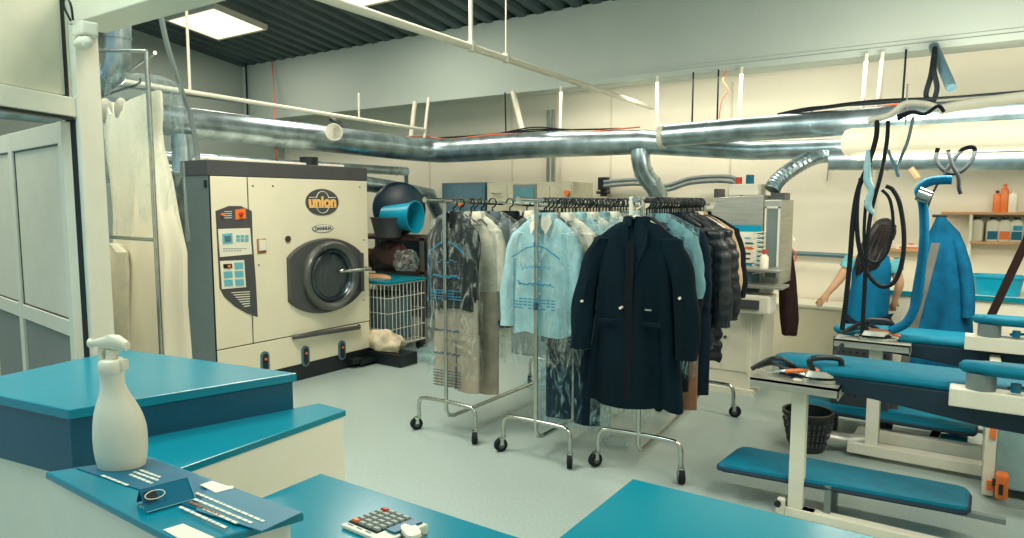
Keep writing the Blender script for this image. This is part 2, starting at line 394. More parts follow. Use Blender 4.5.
# cables
def cable(name, pts, r, m, label, cat='cable', n=6, k=6, grp=None):
    o0 = Vector(pts[0]); b = MB(); b.tube(rel(pts, o0), r, n, smooth=k); o = b.build(name, m, None, smooth=True); o.location = o0
    return tag(o, label, cat, grp)
cable('orange_cable', [at(272, 62, 'y', 7.15), at(274, 90, 'y', 7.0), at(275, 118, 'y', 6.6), at(276, 140, 'x', -6.25), at(277, 165, 'x', -6.3)], .009, M['orangec'], 'orange cable hanging down in the left roof corner')
cable('orange_cable', [at(335, 118, 'y', 7.1), at(352, 136, 'y', 6.9), at(380, 141, 'y', 6.95), at(415, 136, 'y', 6.95), at(450, 139, 'y', 6.95), at(500, 134, 'y', 6.95), at(560, 134, 'y', 6.95), at(640, 127, 'y', 6.95)], .009, M['orangec'], 'orange cable lying along the back duct, left half')
cable('orange_cable', [at(735, 119, 'y', 6.8), at(790, 116, 'y', 6.8), at(850, 111, 'y', 6.8), at(905, 103, 'y', 6.8)], .011, M['orangec'], 'orange cable on top of the right duct')
cable('orange_cable', [at(727, 70, 'y', 7.05), at(723, 80, 'y', 7.05), at(728, 90, 'y', 7.05), at(722, 100, 'y', 7.05), at(719, 118, 'y', 7.0)], .007, M['orangec'], 'short orange cable hanging from the girder beside a dark rod')
for i, dz in enumerate((0, .02, .045)):
    cable('black_cable', [Vector((-6, 7.1, 2.52+dz*.5)), Vector((-5, 7.0, 2.53)), Vector((-4.4, 6.98, 2.53+dz)), Vector((-3.9, 7.0, 2.52)), Vector((-3.3, 7.02, 2.50))], .009, M['rubber'], 'dark cable lying along the back duct', grp='dark cables on the duct')
for i in range(4):
    cable('black_cable', [Vector((-1.6, 6.78, 2.50+i*.004)), Vector((-1.3, 6.72+i*.02, 2.52+.01*i)), Vector((-.8, 6.7+i*.03, 2.545+.012*(i % 3))), Vector((-.2, 6.75, 2.55)), Vector((.7, 6.75, 2.56))], .01, M['rubber'], 'dark cable lying on top of the right duct', grp='cables on the right duct')
cable('cable_bundle', [at(934, 55, 'y', 6.9), at(931, 75, 'y', 6.85), at(926, 95, 'y', 6.85), at(932, 103, 'y', 6.8), at(937, 88, 'y', 6.8), at(934, 70, 'y', 6.8), at(935, 48, 'y', 7.0)], .022, M['rubber'], 'coiled black cable bundle hanging from girder at the right')
cable('grey_conduit', [at(158, 0, 'x', -5.4), at(166, 40, 'x', -5.5), at(178, 80, 'x', -5.6), at(190, 115, 'x', -5.7), at(197, 150, 'x', -5.75), at(198, 162, 'x', -5.75)], .022, M['greyside'], 'grey flexible conduit dropping from roof to machine top')
cable('strap_end', [at(330, 118, 'x', -6.1), at(345, 128, 'x', -6), at(358, 138, 'x', -5.95)], .035, M['char'], 'dark slanted bracket above the round duct cap', 'bracket')
# elbow from duct down at middle + flex hose + grey hoses on wall
duct('vertical_duct', [at(640, 150, 'y', 6.95), at(641, 162, 'y', 6.95), at(645, 175, 'y', 7.0), at(655, 188, 'y', 7.1), at(660, 205, 'y', 7.2), at(662, 235, 'y', 7.2)], .1, 'silver duct elbow dropping behind the middle clothes rack', .16, smooth=3)
def flex(name, pts, r, label):
    o0 = Vector(pts[0]); P = catmull(rel(pts, o0), 10); rr = [r*(1+.09*(i % 2)) for i in range(len(P))]
    b = MB(); b.tube(P, rr, 14); o = b.build(name, M['galv'], None, smooth=False); o.location = o0; return tag(o, label, 'hose')
flex('flexible_duct', [at(772, 190, 'y', 6.35), at(778, 180, 'y', 6.4), at(795, 167, 'y', 6.5), at(815, 157, 'y', 6.7), at(832, 155, 'y', 6.85), at(845, 154, 'y', 6.9)], .065, 'ribbed silver flexible hose curving from the finisher up to the duct')
duct('vapour_pipe', [at(830, 160, 'y', 6.6), Vector((RX-.1, 6.55, 1.98))], .09, 'silver pipe under the long white lamp on the right', .9)
for i, dz in enumerate((0, .05)):
    cable('grey_hose', [at(604, 186, 'y', 7.85)+Vector((0, 0, dz)), at(640, 184, 'y', 7.85)+Vector((0, 0, dz)), at(665, 190, 'y', 7.8)+Vector((0, 0, dz)), at(690, 183, 'y', 7.8)+Vector((0, 0, dz)), at(720, 181, 'y', 7.8)+Vector((0, 0, dz)), at(736, 184, 'y', 7.8)+Vector((0, 0, dz)), at(742, 196, 'y', 7.8)], .026, mat('grey_hose', (118, 130, 130), .5), 'grey hose curving along back wall above the racks', 'hose', grp='grey hoses on wall')
t = empty('wall_bracket', at(604, 190, 'y', 7.9), 'small black device clamped to the back wall pipe behind the racks', 'bracket')
b = MB(); b.box((-.06, -.06, 0), (.06, .04, .16), bev=.01); b.build('body', M['black'], t)
b = MB(); b.box((-.03, -.04, -.08), (.03, .03, 0)); b.cyl((-.09, -.02, -.03), (.09, -.02, -.03), .02, 8); b.build('clamp', M['black'], t)
A = at(827, 180, 'y', 7.95)
cable('wall_cable', [at(827, 181, 'y', 7.96), at(829, 160, 'y', 7.96)], .006, M['greyside'], 'thin grey vertical cable on the back wall')
cable('wall_pipe', [at(788, 253, 'y', 7.9), at(812, 254, 'y', 7.9), at(850, 256, 'y', 7.9)], .028, M['tealg'], 'grey pipe on the back wall behind the woman', 'pipe')
cable('orange_hose', [at(785, 247, 'y', 7.93), at(793, 250, 'y', 7.87), at(796, 257, 'y', 7.87), at(792, 264, 'y', 7.87), at(786, 266, 'y', 7.93)], .009, M['orangec'], 'thin orange hose loop beside the brown coat')
cable('upright_pipe', [Vector((-7.0, 7.6, 0)), Vector((-7.0, 7.6, 2.2))], .03, M['greyside'], 'grey upright pipe behind the shelf with blue bucket', 'pipe')
for px in (536, 541):
    q0 = at(px, 150, 'y', 7.6); rod('riser_pipe', (q0.x, 7.9, 0), (q0.x, 7.9, 2.9), .022, M['greyside'], 'dark upright pipe rising behind the cream control cabinet', 'pipe', 'riser pipes')
# ================================================================== DRY CLEANING MACHINE
MX = -5.30
def mk_machine():
    t = empty('dry_cleaning_machine', (MX, 3.37, 0), 'large cream dry cleaning machine with round glass door and orange union logo', 'machine')
    W = 1.78; H = 2.05
    def L(px, py): v = at(px, py, 'x', MX); return v.y-3.37, v.z
    MB().box((-.95, .12, .12), (-.27, W-.1, H-.12)).build('rear_housing', M['black'], t, bevel=.02)
    b = MB(); b.cyl((-1.0, .5, 1.1), (-.6, .02, 1.1), .1, 12)
    b.tube([(-.9, -.02, .3), (-.85, -.05, 1.0), (-.7, -.05, 1.5), (-.5, .1, 1.8)], .05, 8, smooth=5)
    b.tube([(-.5, -.04, .2), (-.55, -.08, .9), (-.45, -.06, 1.45), (-.4, .1, 1.6)], .04, 8, smooth=5)
    b.cyl((-.62, -.1, 1.35), (-.62, .12, 1.35), .13, 16); b.build('rear_pipe', M['rubber'], t, smooth=True)
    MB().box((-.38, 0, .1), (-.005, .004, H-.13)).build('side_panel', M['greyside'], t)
    sp = MB(); sp.box((-.29, .004, .1), (-.02, W, H-.12)); sp.build('cabinet', M['cream'], t, bevel=.006)
    MB().box((-.41, -.01, H-.13), (.004, W+.01, H)).build('top_band', M['char'], t, bevel=.006)
    MB().box((-.9, .2, H-.03), (-.3, W-.02, H+.04)).build('top_cover', M['offw'], t, bevel=.01)
    # black plinth
    b = MB(); b.box((-.5, 0, 0), (.0, W, .16)); b.box((-.02, W-.33, .05), (.10, W-.2, .1)); b.box((-.02, W-.24, .03), (.12, W, .07)); b.build('plinth', M['black'], t, bevel=.004)
    ys, _ = L(250, 260)                            # joint between control column and door panel
    MB().box((-.02, .01, .45), (.006, ys-.006, H-.135)).build('control_column', M['cream'], t, bevel=.004)
    MB().box((-.02, ys+.006, .45), (.010, W-.005, H-.135)).build('front_panel', M['cream'], t, bevel=.004)
    MB().box((-.02, .01, .16), (.008, W-.005, .44)).build('lower_panel', M['cream'], t, bevel=.004)
    MB().box((-.01, 0, .158), (-.004, W, H-.13)).build('panel_gap', M['black'], t)
    # control strip, curved bottom
    pts = [(215, 211), (228, 206), (240, 206), (251, 211), (252, 240), (255, 280), (257, 317), (246, 313), (234, 306), (224, 297), (219, 288)]
    poly = [(0.006, *L(*p)) for p in pts]
    MB().extr(poly, (.006, 0, 0)).build('control_strip', M['char'], t)
    def quad(pp, m, name, x0=.012, th=.004, par=None):
        poly = [(x0, *L(*p)) for p in pp]; return MB().extr(poly, (th, 0, 0)).build(name, m, t)
    dis = quad([(217, 229), (249, 228), (251, 254), (219, 257)], M['offw'], 'display_panel')
    quad([(221, 234), (231, 233), (231.5, 243), (221.5, 244)], M['ltbl'], 'display_bezel', .016)
    quad([(223, 236), (229, 235.5), (229.5, 241), (223.5, 241.5)], M['tealg'], 'display', .020)
    b = MB()
    for r_ in range(2):
        for c_ in range(3):
            x_, y_ = 235+c_*4.4, 235+r_*3.6; b.extr([(.016, *L(*p)) for p in ((x_, y_), (x_+3.4, y_), (x_+3.4, y_+2.6), (x_, y_+2.6))], (.005, 0, 0))
    b.build('key_block', M['ltbl'], t)
    b = MB()
    for k in range(9):
        x_ = 222+k*2.7; b.extr([(.016, *L(*p)) for p in ((x_, 248.4), (x_+1.9, 248.2), (x_+1.9, 248.9), (x_, 249.1))], (.002, 0, 0))
        if k < 7: b.extr([(.016, *L(*p)) for p in ((x_, 250.6), (x_+1.7, 250.4), (x_+1.7, 251.0), (x_, 251.2))], (.002, 0, 0))
    b.build('panel_text', M['tealg'], t)
    quad([(219, 261), (243, 260), (245, 287), (221, 289)], M['offw'], 'programme_panel')
    for r_ in range(3):
        for c_ in range(2):
            x_, y_ = 222+c_*11+r_*.4, 263+r_*8.4-c_*.5
            if (r_, c_) == (0, 0): continue
            quad([(x_, y_), (x_+8.5, y_-.3), (x_+9, y_+6), (x_+.5, y_+6.4)], M['ltbl'], 'programme_key', .016)
    quad([(222, 264), (230.5, 263.6), (231, 268), (222.5, 268.5)], M['black'], 'switch_plate', .016)
    b = MB(); y_, z_ = L(227.5, 266.2); b.cyl((.018, y_, z_), (.03, y_, z_), .013, 12); b.build('orange_button', M['orange'], t, smooth=True)
    b = MB(); y_, z_ = L(221, 214.5); b.cyl((.012, y_, z_), (.035, y_, z_), .013, 14); b.build('orange_button', M['orange'], t, smooth=True)
    quad([(234, 209.5), (244.5, 208.5), (245, 218.5), (234.5, 219.5)], M['orange'], 'switch_plate')
    b = MB(); y_, z_ = L(239.5, 214.2); b.cyl((.016, y_, z_), (.03, y_, z_), .019, 16); b.box((.03, y_-.016, z_-.006), (.045, y_+.016, z_+.006)); b.build('main_switch', M['red'], t, smooth=True)
    b = MB()
    for k in range(4):
        b.extr([(.012, *L(*p)) for p in ((223.5, 211.4+k*2.1), (231, 211+k*2.1), (231, 211.6+k*2.1), (223.5, 212+k*2.1))], (.002, 0, 0))
    for k in range(7):
        b.extr([(.012, *L(*p)) for p in ((230+k*2.1, 292.2+k*2.3), (249, 291.2+k*2.3), (249, 292+k*2.3), (231+k*2.1, 293+k*2.3))], (.003, 0, 0))
    b.build('vent_lines', M['offw'], t)
    # small handle plate, lock, logo
    hp = quad([(256, 239), (265, 238.5), (265.5, 253), (256.5, 254)], M['brown'], 'latch_plate', .010)
    quad([(257.5, 239.5), (264, 239.5), (264.5, 250), (258, 250.5)], M['offw'], 'latch_cover', .014, .012)
    b = MB(); y_, z_ = L(287, 239); b.cyl((.008, y_, z_), (.02, y_, z_), .03, 14); b.build('lock', M['dbrown'], t, smooth=True)
    for (px, py) in ((272, 186), (252, 186), (359, 187), (363, 240), (363, 300), (258, 265)):
        y_, z_ = L(px, py); MB().cyl((.008, y_, z_), (.014, y_, z_), .008, 8).build('screw', M['char'], t)
    yc, zc = L(321.5, 202.2); ra, rb = (L(338, 202)[0]-L(305, 202)[0])/2, (L(321, 189)[1]-L(321, 215.5)[1])/2
    el = lambda a_, b_, x: [(x, yc+a_*math.cos(2*PI*k/40), zc+b_*math.sin(2*PI*k/40)) for k in range(40)]
    lg = MB().extr(el(ra, rb, .010), (.006, 0, 0)).build('logo_plate', M['char'], t)
    b = MB()
    for s_ in (1, -1):
        P_ = [(0.0175, yc+ra*.36*math.cos(a_), zc+s_*rb*.30+s_*rb*.52*math.sin(a_)) for a_ in [PI*k/12 for k in range(13)]]
        b.tube(P_, .0035, 5)
        b.tube([(.0175, yc-ra*.8, zc+s_*rb*.36), (.0175, yc-ra*.36, zc+s_*rb*.36)] if s_ > 0 else [(.0175, yc-ra*.8, zc+s_*rb*.40), (.0175, yc+ra*.8, zc+s_*rb*.40)], .0035, 5)
        if s_ > 0: b.tube([(.0175, yc+ra*.36, zc+s_*rb*.36), (.0175, yc+ra*.8, zc+s_*rb*.36)], .0035, 5)
    b.build('logo_line', M['offw'], lg)
    MT = Matrix(((0, 0, 1, .018), (1, 0, 0, yc), (0, 1, 0, zc), (0, 0, 0, 1)))
    text_mesh('logo_text', 'union', ra*.74, mat('logo_orange', (244, 190, 110), .4, var=0), lg, .004, MT, bold=.006)
    y2, z2 = L(322, 228.5); r2 = (L(333, 228)[0]-L(311.5, 228)[0])/2; r2b = (L(322, 224.5)[1]-L(322, 232.5)[1])/2
    for sc, x_, m_ in ((1, .010, M['tealg']), (.9, .0125, M['offw'])):
        o = MB().extr([(x_, y2+r2*sc*math.cos(2*PI*k/32), z2+r2b*sc*math.sin(2*PI*k/32)) for k in range(32)], (.004, 0, 0)).build('maker_badge', m_, t)
    MT = Matrix(((0, 0, 1, .018), (1, 0, 0, y2), (0, 1, 0, z2), (0, 0, 0, 1)))
    text_mesh('badge_text', 'DANHUA', r2*.36, M['char'], o, .001, MT, bold=.002)
    # door
    y0, z0 = L(327, 273.5); R = (L(361, 274)[0]-L(284.5, 274)[0])/2; y0 = (L(361, 274)[0]+L(284.5, 274)[0])/2; zt_, zb_ = L(323, 238)[1], L(323, 313)[1]; z0 = (zt_+zb_)/2; RV = (zt_-zb_)/2; VS = RV/(R*.9)
    sup = lambda sc, x, e=3.0: [(x, y0+R*sc*math.copysign(abs(math.cos(a))**(2/e), math.cos(a)), z0+R*.95*sc*math.copysign(abs(math.sin(a))**(2/e), math.sin(a))) for a in [2*PI*k/48 for k in range(48)]]
    oc = []
    for a in [2*PI*k/64 for k in range(64)]:
        yy, zz = R*math.cos(a)*1.16, R*.9*math.sin(a)
        yy = max(-R*.96, min(R*.96, yy)); zz = max(-R*.9, min(R*.9, zz))*VS; oc.append((.010, y0+yy, z0+zz))
    b = MB(); b.rings([oc, [(p[0]+.035, y0+(p[1]-y0)*.97, z0+(p[2]-z0)*.97) for p in oc]]); dr = b.build('door', M['char'], t, smooth=True)
    c = (0, y0+.02, z0)
    b = MB(); b.lathe([(.92*RV, .04), (.92*RV, .085), (.87*RV, .115), (.78*RV, .115), (.71*RV, .085), (.68*RV, .07)], c, 48, 'x', cap=False); b.build('door_ring', mat('dark_metal', (104, 108, 106), .3, .6), dr, smooth=True)
    b = MB(); b.lathe([(.69*RV, .085), (.64*RV, .10), (.58*RV, .075), (.56*RV, -.12), (.3*RV, -.2), (.001, -.2)], c, 48, 'x', cap=False); b.build('drum_mouth', mat('drum_metal', (70, 84, 88), .25, .8), dr, smooth=True)
    b = MB(); b.lathe([(.58*RV, .070), (.57*RV, .076), (.001, .09)], c, 48, 'x', cap=False)
    b.build('door_glass', plastic_film('door_glass', (60, 90, 96), .1), dr, smooth=True)
    yh = L(334, 270)[0]; zh = L(334, 270)[1]
    b = MB(); b.tube([(.10, yh-.03, zh), (.15, yh, zh), (.15, L(361, 268)[0]-.02, L(361, 268)[1]), (.06, L(361, 268)[0], L(361, 268)[1])], .018, 10, smooth=4); b.build('door_handle', M['steel'], dr, smooth=True)
    b = MB(); b.box((.03, L(356, 260)[0], z0-.2), (.075, L(359, 260)[0], z0+.2), bev=.008); b.build('door_hinge', M['char'], dr)
    # grab bar
    p0, p1 = L(292, 337), L(358, 326)
    b = MB(); b.tube([(.01, *p0), (.05, p0[0]+.03, p0[1]+.004), (.05, p1[0]-.03, p1[1]-.004), (.01, *p1)], .022, 10); b.build('grab_bar', M['char'], t, smooth=True)
    for (px, py) in ((264, 362), (304.5, 356), (341, 350)):
        yy, zz = L(px, py); a_ = .045; h_ = .10
        poly = [(.008, yy+a_*math.cos(q_), zz+(h_-a_)*(1 if math.sin(q_) >= 0 else -1)+a_*math.sin(q_)) for q_ in [2*PI*k/24+.01 for k in range(24)]]
        o = MB().extr(poly, (.014, 0, 0)).build('sight_glass', M['tealg'], t)
        MB().extr([(.02, yy+(p[1]-yy)*.6, zz+(p[2]-zz)*.8) for p in poly], (.006, 0, 0)).build('sight_window', M['black'], o)
        MB().cyl((.024, yy, zz+.03), (.036, yy, zz+.03), .012, 8).build('sight_valve', M['orange'], o)
    for z_ in (1.85, .22):
        MB().box((-.06, -.012, z_-.03), (-.03, 0, z_+.03)).build('side_latch', M['black'], t)
    b = MB(); b.cyl((-.35, 1.33, H), (-.35, 1.33, H+.1), .09, 20); b.build('top_valve', M['black'], t, smooth=True)
mk_machine()

# ================================================================== SHELF, CAGE AND THINGS BEHIND THE MACHINE
def shelf_and_cage():
    t = empty('storage_shelf', (-6.15, 6.45, 0), 'wooden storage shelf holding blue bucket beside the dry cleaning machine', 'shelf')
    for z, nm in ((1.28, 0), (.88, 1)):
        MB().box((-.62, -.3, z-.04), (.72, .3, z)).build('shelf_board', M['dbrown'] if nm != 2 else M['wood'], t, bevel=.003)
    for x, y in ((-.6, -.28), (.7, -.28), (-.6, .28), (.7, .28)): MB().box((x-.02, y-.02, 0), (x+.02, y+.02, 1.30)).build('post', M['char'], t)
    MB().box((-.6, .27, .2), (.7, .29, 1.28)).build('back_panel', M['tealg'], t)
    # blue bucket lying on side
    c = at(415, 217, 'y', 6.15); o = empty('plastic_bucket', (c.x, 6.15, c.z), 'bright blue plastic bucket lying on its side on the shelf', 'bucket', rz=-.25)
    # opening faces +x/-y (right)
    b = MB(); b.lathe([(.001, -.42), (.13, -.42), (.165, -.1), (.185, 0), (.195, 0), (.195, .012), (.18, .012), (.172, -.02), (.12, -.405), (.001, -.405)], (0, 0, 0), 28, 'x', cap=False)
    b.build('bucket_body', M['bluep'], o, smooth=True); o.rotation_euler = (0, 0, .15)
    c = at(380, 225, 'y', 6.2)
    b = MB(); b.lathe([(.13, 0), (.15, 0), (.2, .22), (.215, .23), (.215, .24), (.19, .24), (.14, .03), (.001, .03)], (0, 0, 0), 24); o = b.build('plastic_basin', M['char'], None, smooth=True); o.location = (-5.85, 6.02, 1.28); tag(o, 'dark grey basin standing on the shelf in front of blue bucket', 'basin')
    # big round black lid / tub behind
    c = at(404, 217, 'y', 6.75)
    b = MB(); b.lathe([(.001, 0), (.28, 0), (.33, .05), (.33, .5), (.31, .5), (.30, .06), (.001, .05)], (0, 0, 0), 32, 'y', cap=False)
    o = b.build('round_tub', mat('deep_blue_plastic', (6, 42, 58), .4), None, smooth=True); o.location = (c.x-.15, 6.42, 1.44); o.rotation_euler = (0, 0, .5)
    v_ = at(404, 214, 'y', 6.5); o.location = (v_.x+.06, 6.35, 1.62); o.rotation_euler = (0, 0, .75)
    tag(o, 'large dark blue round tub lying on its side behind the bucket', 'tub')
    # wrapped bundle, cardboard box, dark bag
    def blob(name, c, s, m, label, cat, seed):
        b = MB(); bmesh.ops.create_icosphere(b.bm, subdivisions=4, radius=1)
        for v in b.bm.verts:
            n_ = noise.noise(v.co*1.7+Vector((seed, 0, 0)))*.28 + noise.noise(v.co*5+Vector((seed, 3, 0)))*.09
            co = v.co*(1+n_); v.co = Vector((co.x*s[0], co.y*s[1], max(co.z, -.72)*s[2]+.72*s[2]))
        o = b.build(name, m, None, smooth=True); o.location = c; return tag(o, label, cat)
    blob('cloth_bundle', (-6.35, 6.0, 1.28), (.13, .1, .11), M['wood'], 'small tan bundle on the shelf left of grey basin', 'bundle', 1)
    blob('plastic_bag', (-5.55, 6.0, .90), (.17, .14, .14), M['film'], 'clear crumpled plastic bag on the shelf above the cage', 'bag', 3)
    blob('sack', (-5.95, 6.15, .90), (.28, .16, .19), M['dbrown'], 'dark brown sack on the shelf under blue bucket', 'sack', 5)
    o = MB().box((-.22, -.15, 0), (.22, .15, .24), bev=.004).build('cardboard_box', M['brown']); o.location = (-6.5, 6.05, .88); tag(o, 'brown cardboard box on lower shelf next to dark sack', 'box')
    blob('folded_cloth', (-5.75, 5.72, .80), (.22, .1, .04), M['wood'], 'flat tan cloth lying on the blue cage cover', 'cloth', 8)
    # wire cage
    x0, x1, y0, y1, z0, z1 = -6.3, -5.28, 5.42, 6.02, .12, .80
    t = empty('wire_cage_cart', (x0, y0, 0), 'white wire cage cart with blue cloth cover beside the machine', 'cart')
    b = MB()
    for z in (z0, .3, .48, .65, z1):
        for (a, c) in (((x0, y0), (x1, y0)), ((x1, y0), (x1, y1)), ((x1, y1), (x0, y1)), ((x0, y1), (x0, y0))):
            b.cyl((a[0]-x0, a[1]-y0, z), (c[0]-x0, c[1]-y0, z), .008 if z in (z0, z1) else .0045, 6)
    for i in range(19):
        x = i/18*(x1-x0); b.cyl((x, 0, z0), (x, 0, z1), .004, 5); b.cyl((x, y1-y0, z0), (x, y1-y0, z1), .004, 5); b.cyl((x, 0, z0), (x, y1-y0, z0), .004, 5)
    for i in range(11):
        y = i/10*(y1-y0); b.cyl((x1-x0, y, z0), (x1-x0, y, z1), .004, 5); b.cyl((0, y, z0), (0, y, z1), .004, 5)
    b.build('wire_basket', M['white'], t)
    for x, y in ((.05, .05), (x1-x0-.05, .05), (.05, y1-y0-.05), (x1-x0-.05, y1-y0-.05)):
        b = MB(); b.cyl((x, y-.02, .045), (x, y+.02, .045), .045, 14); b.box((x-.012, y-.012, .05), (x+.012, y+.012, .12)); b.build('caster', M['black'], t)
    b = MB(); b.box((-.01, -.015, z1+.005), (x1-x0+.02, y1-y0+.015, z1+.035), bev=.01); b.build('cover', M['lam'], t)
    o = MB().box((0, 0, 0), (.8, .42, .52), bev=.03).build('laundry_tub', M['tealg']); o.location = (x0+.1, y0+.1, z0+.015); tag(o, 'dark teal laundry tub inside the wire cage', 'tub')
    q = at(398, 338, 'z', .1)
    o = MB().box((-.36, -.2, 0), (.3, .06, .13), bev=.01).build('dolly', M['black']); o.location = (-5.14, 5.33, 0); tag(o, 'low black dolly under the patterned laundry heap', 'dolly')
    blob('laundry_heap', (-5.2, 5.25, .13), (.28, .13, .125), mat('cream_patterned_cloth', (214, 200, 170), .8, var=.25, scale=9), 'heap of cream patterned laundry at foot of the wire cage', 'laundry', 11)
    blob('plastic_bag', (-4.72, 5.55, 0), (.28, .16, .09), M['filmblue'], 'bluish crumpled plastic bag on the floor right of laundry heap', 'bag', 14)
shelf_and_cage()

# cabinets behind the racks
def back_cabinets():
    t = empty('steel_cabinet', (-5.55, 7.35, 0), 'blue grey steel cabinet behind the left clothes rack', 'cabinet')
    MB().box((-.36, -.25, 0), (.34, .25, 1.95), bev=.01).build('body', M['tealg'], t); MB().box((-.33, -.262, .1), (.31, -.25, 1.9)).build('door', M['tealg'], t, bevel=.004)
    b = MB(); b.cyl((-.02, -.3, 1.68), (-.02, -.262, 1.68), .035, 12); b.build('warning_light', M['orange'], t, smooth=True)
    t = empty('control_cabinet', (-4.55, 7.35, 0), 'cream control cabinet with small screen and orange button behind racks', 'cabinet')
    MB().box((-.62, -.25, 0), (.62, .25, 1.94), bev=.01).build('body', mat('aged_cream_enamel', (186, 184, 160), .4), t)
    for x0, x1 in ((-.6, -.31), (-.29, .3), (.32, .6)): MB().box((x0, -.26, .1), (x1, -.25, 1.9)).build('door', mat('aged_cream_enamel', (186, 184, 160), .4), t, bevel=.004)
    def L(px, py): v = at(px, py, 'y', 7.1); return v.x+4.55, v.z
    (xa, za), (xb, zb) = L(516, 187), L(535, 203)
    MB().box((xa-.03, -.275, zb-.03), (xb+.03, -.26, za+.03), bev=.004).build('screen_frame', M['greyside'], t); MB().box((xa, -.285, zb), (xb, -.274, za)).build('screen', mat('pale_screen', (90, 140, 148), .2), t)
    x_, z_ = L(568.5, 193); b = MB(); b.cyl((x_, -.31, z_), (x_, -.26, z_), .032, 14); b.build('orange_button', M['orange'], t, smooth=True)
    xa, za = L(496, 193); MB().cyl((xa-.04, -.29, za), (xa+.1, -.29, za), .008, 6).build('handle', M['steel'], t)
    t = empty('round_door_dryer', (-3.9, 6.6, 0), 'low dryer with dark round door half hidden behind racks', 'dryer')
    MB().box((-.4, -.25, 0), (.4, .25, 1.55), bev=.02).build('body', M['greyside'], t)
    b = MB(); b.lathe([(.27, -.3), (.33, -.3), (.33, -.25), (.27, -.25)], (-.05, 0, 1.28), 32, 'y'); b.build('door_ring', M['char'], t, smooth=True)
    b = MB(); b.lathe([(.001, -.27), (.27, -.275), (.27, -.25)], (-.05, 0, 1.28), 32, 'y'); b.build('door_glass', M['black'], t, smooth=True)
back_cabinets()

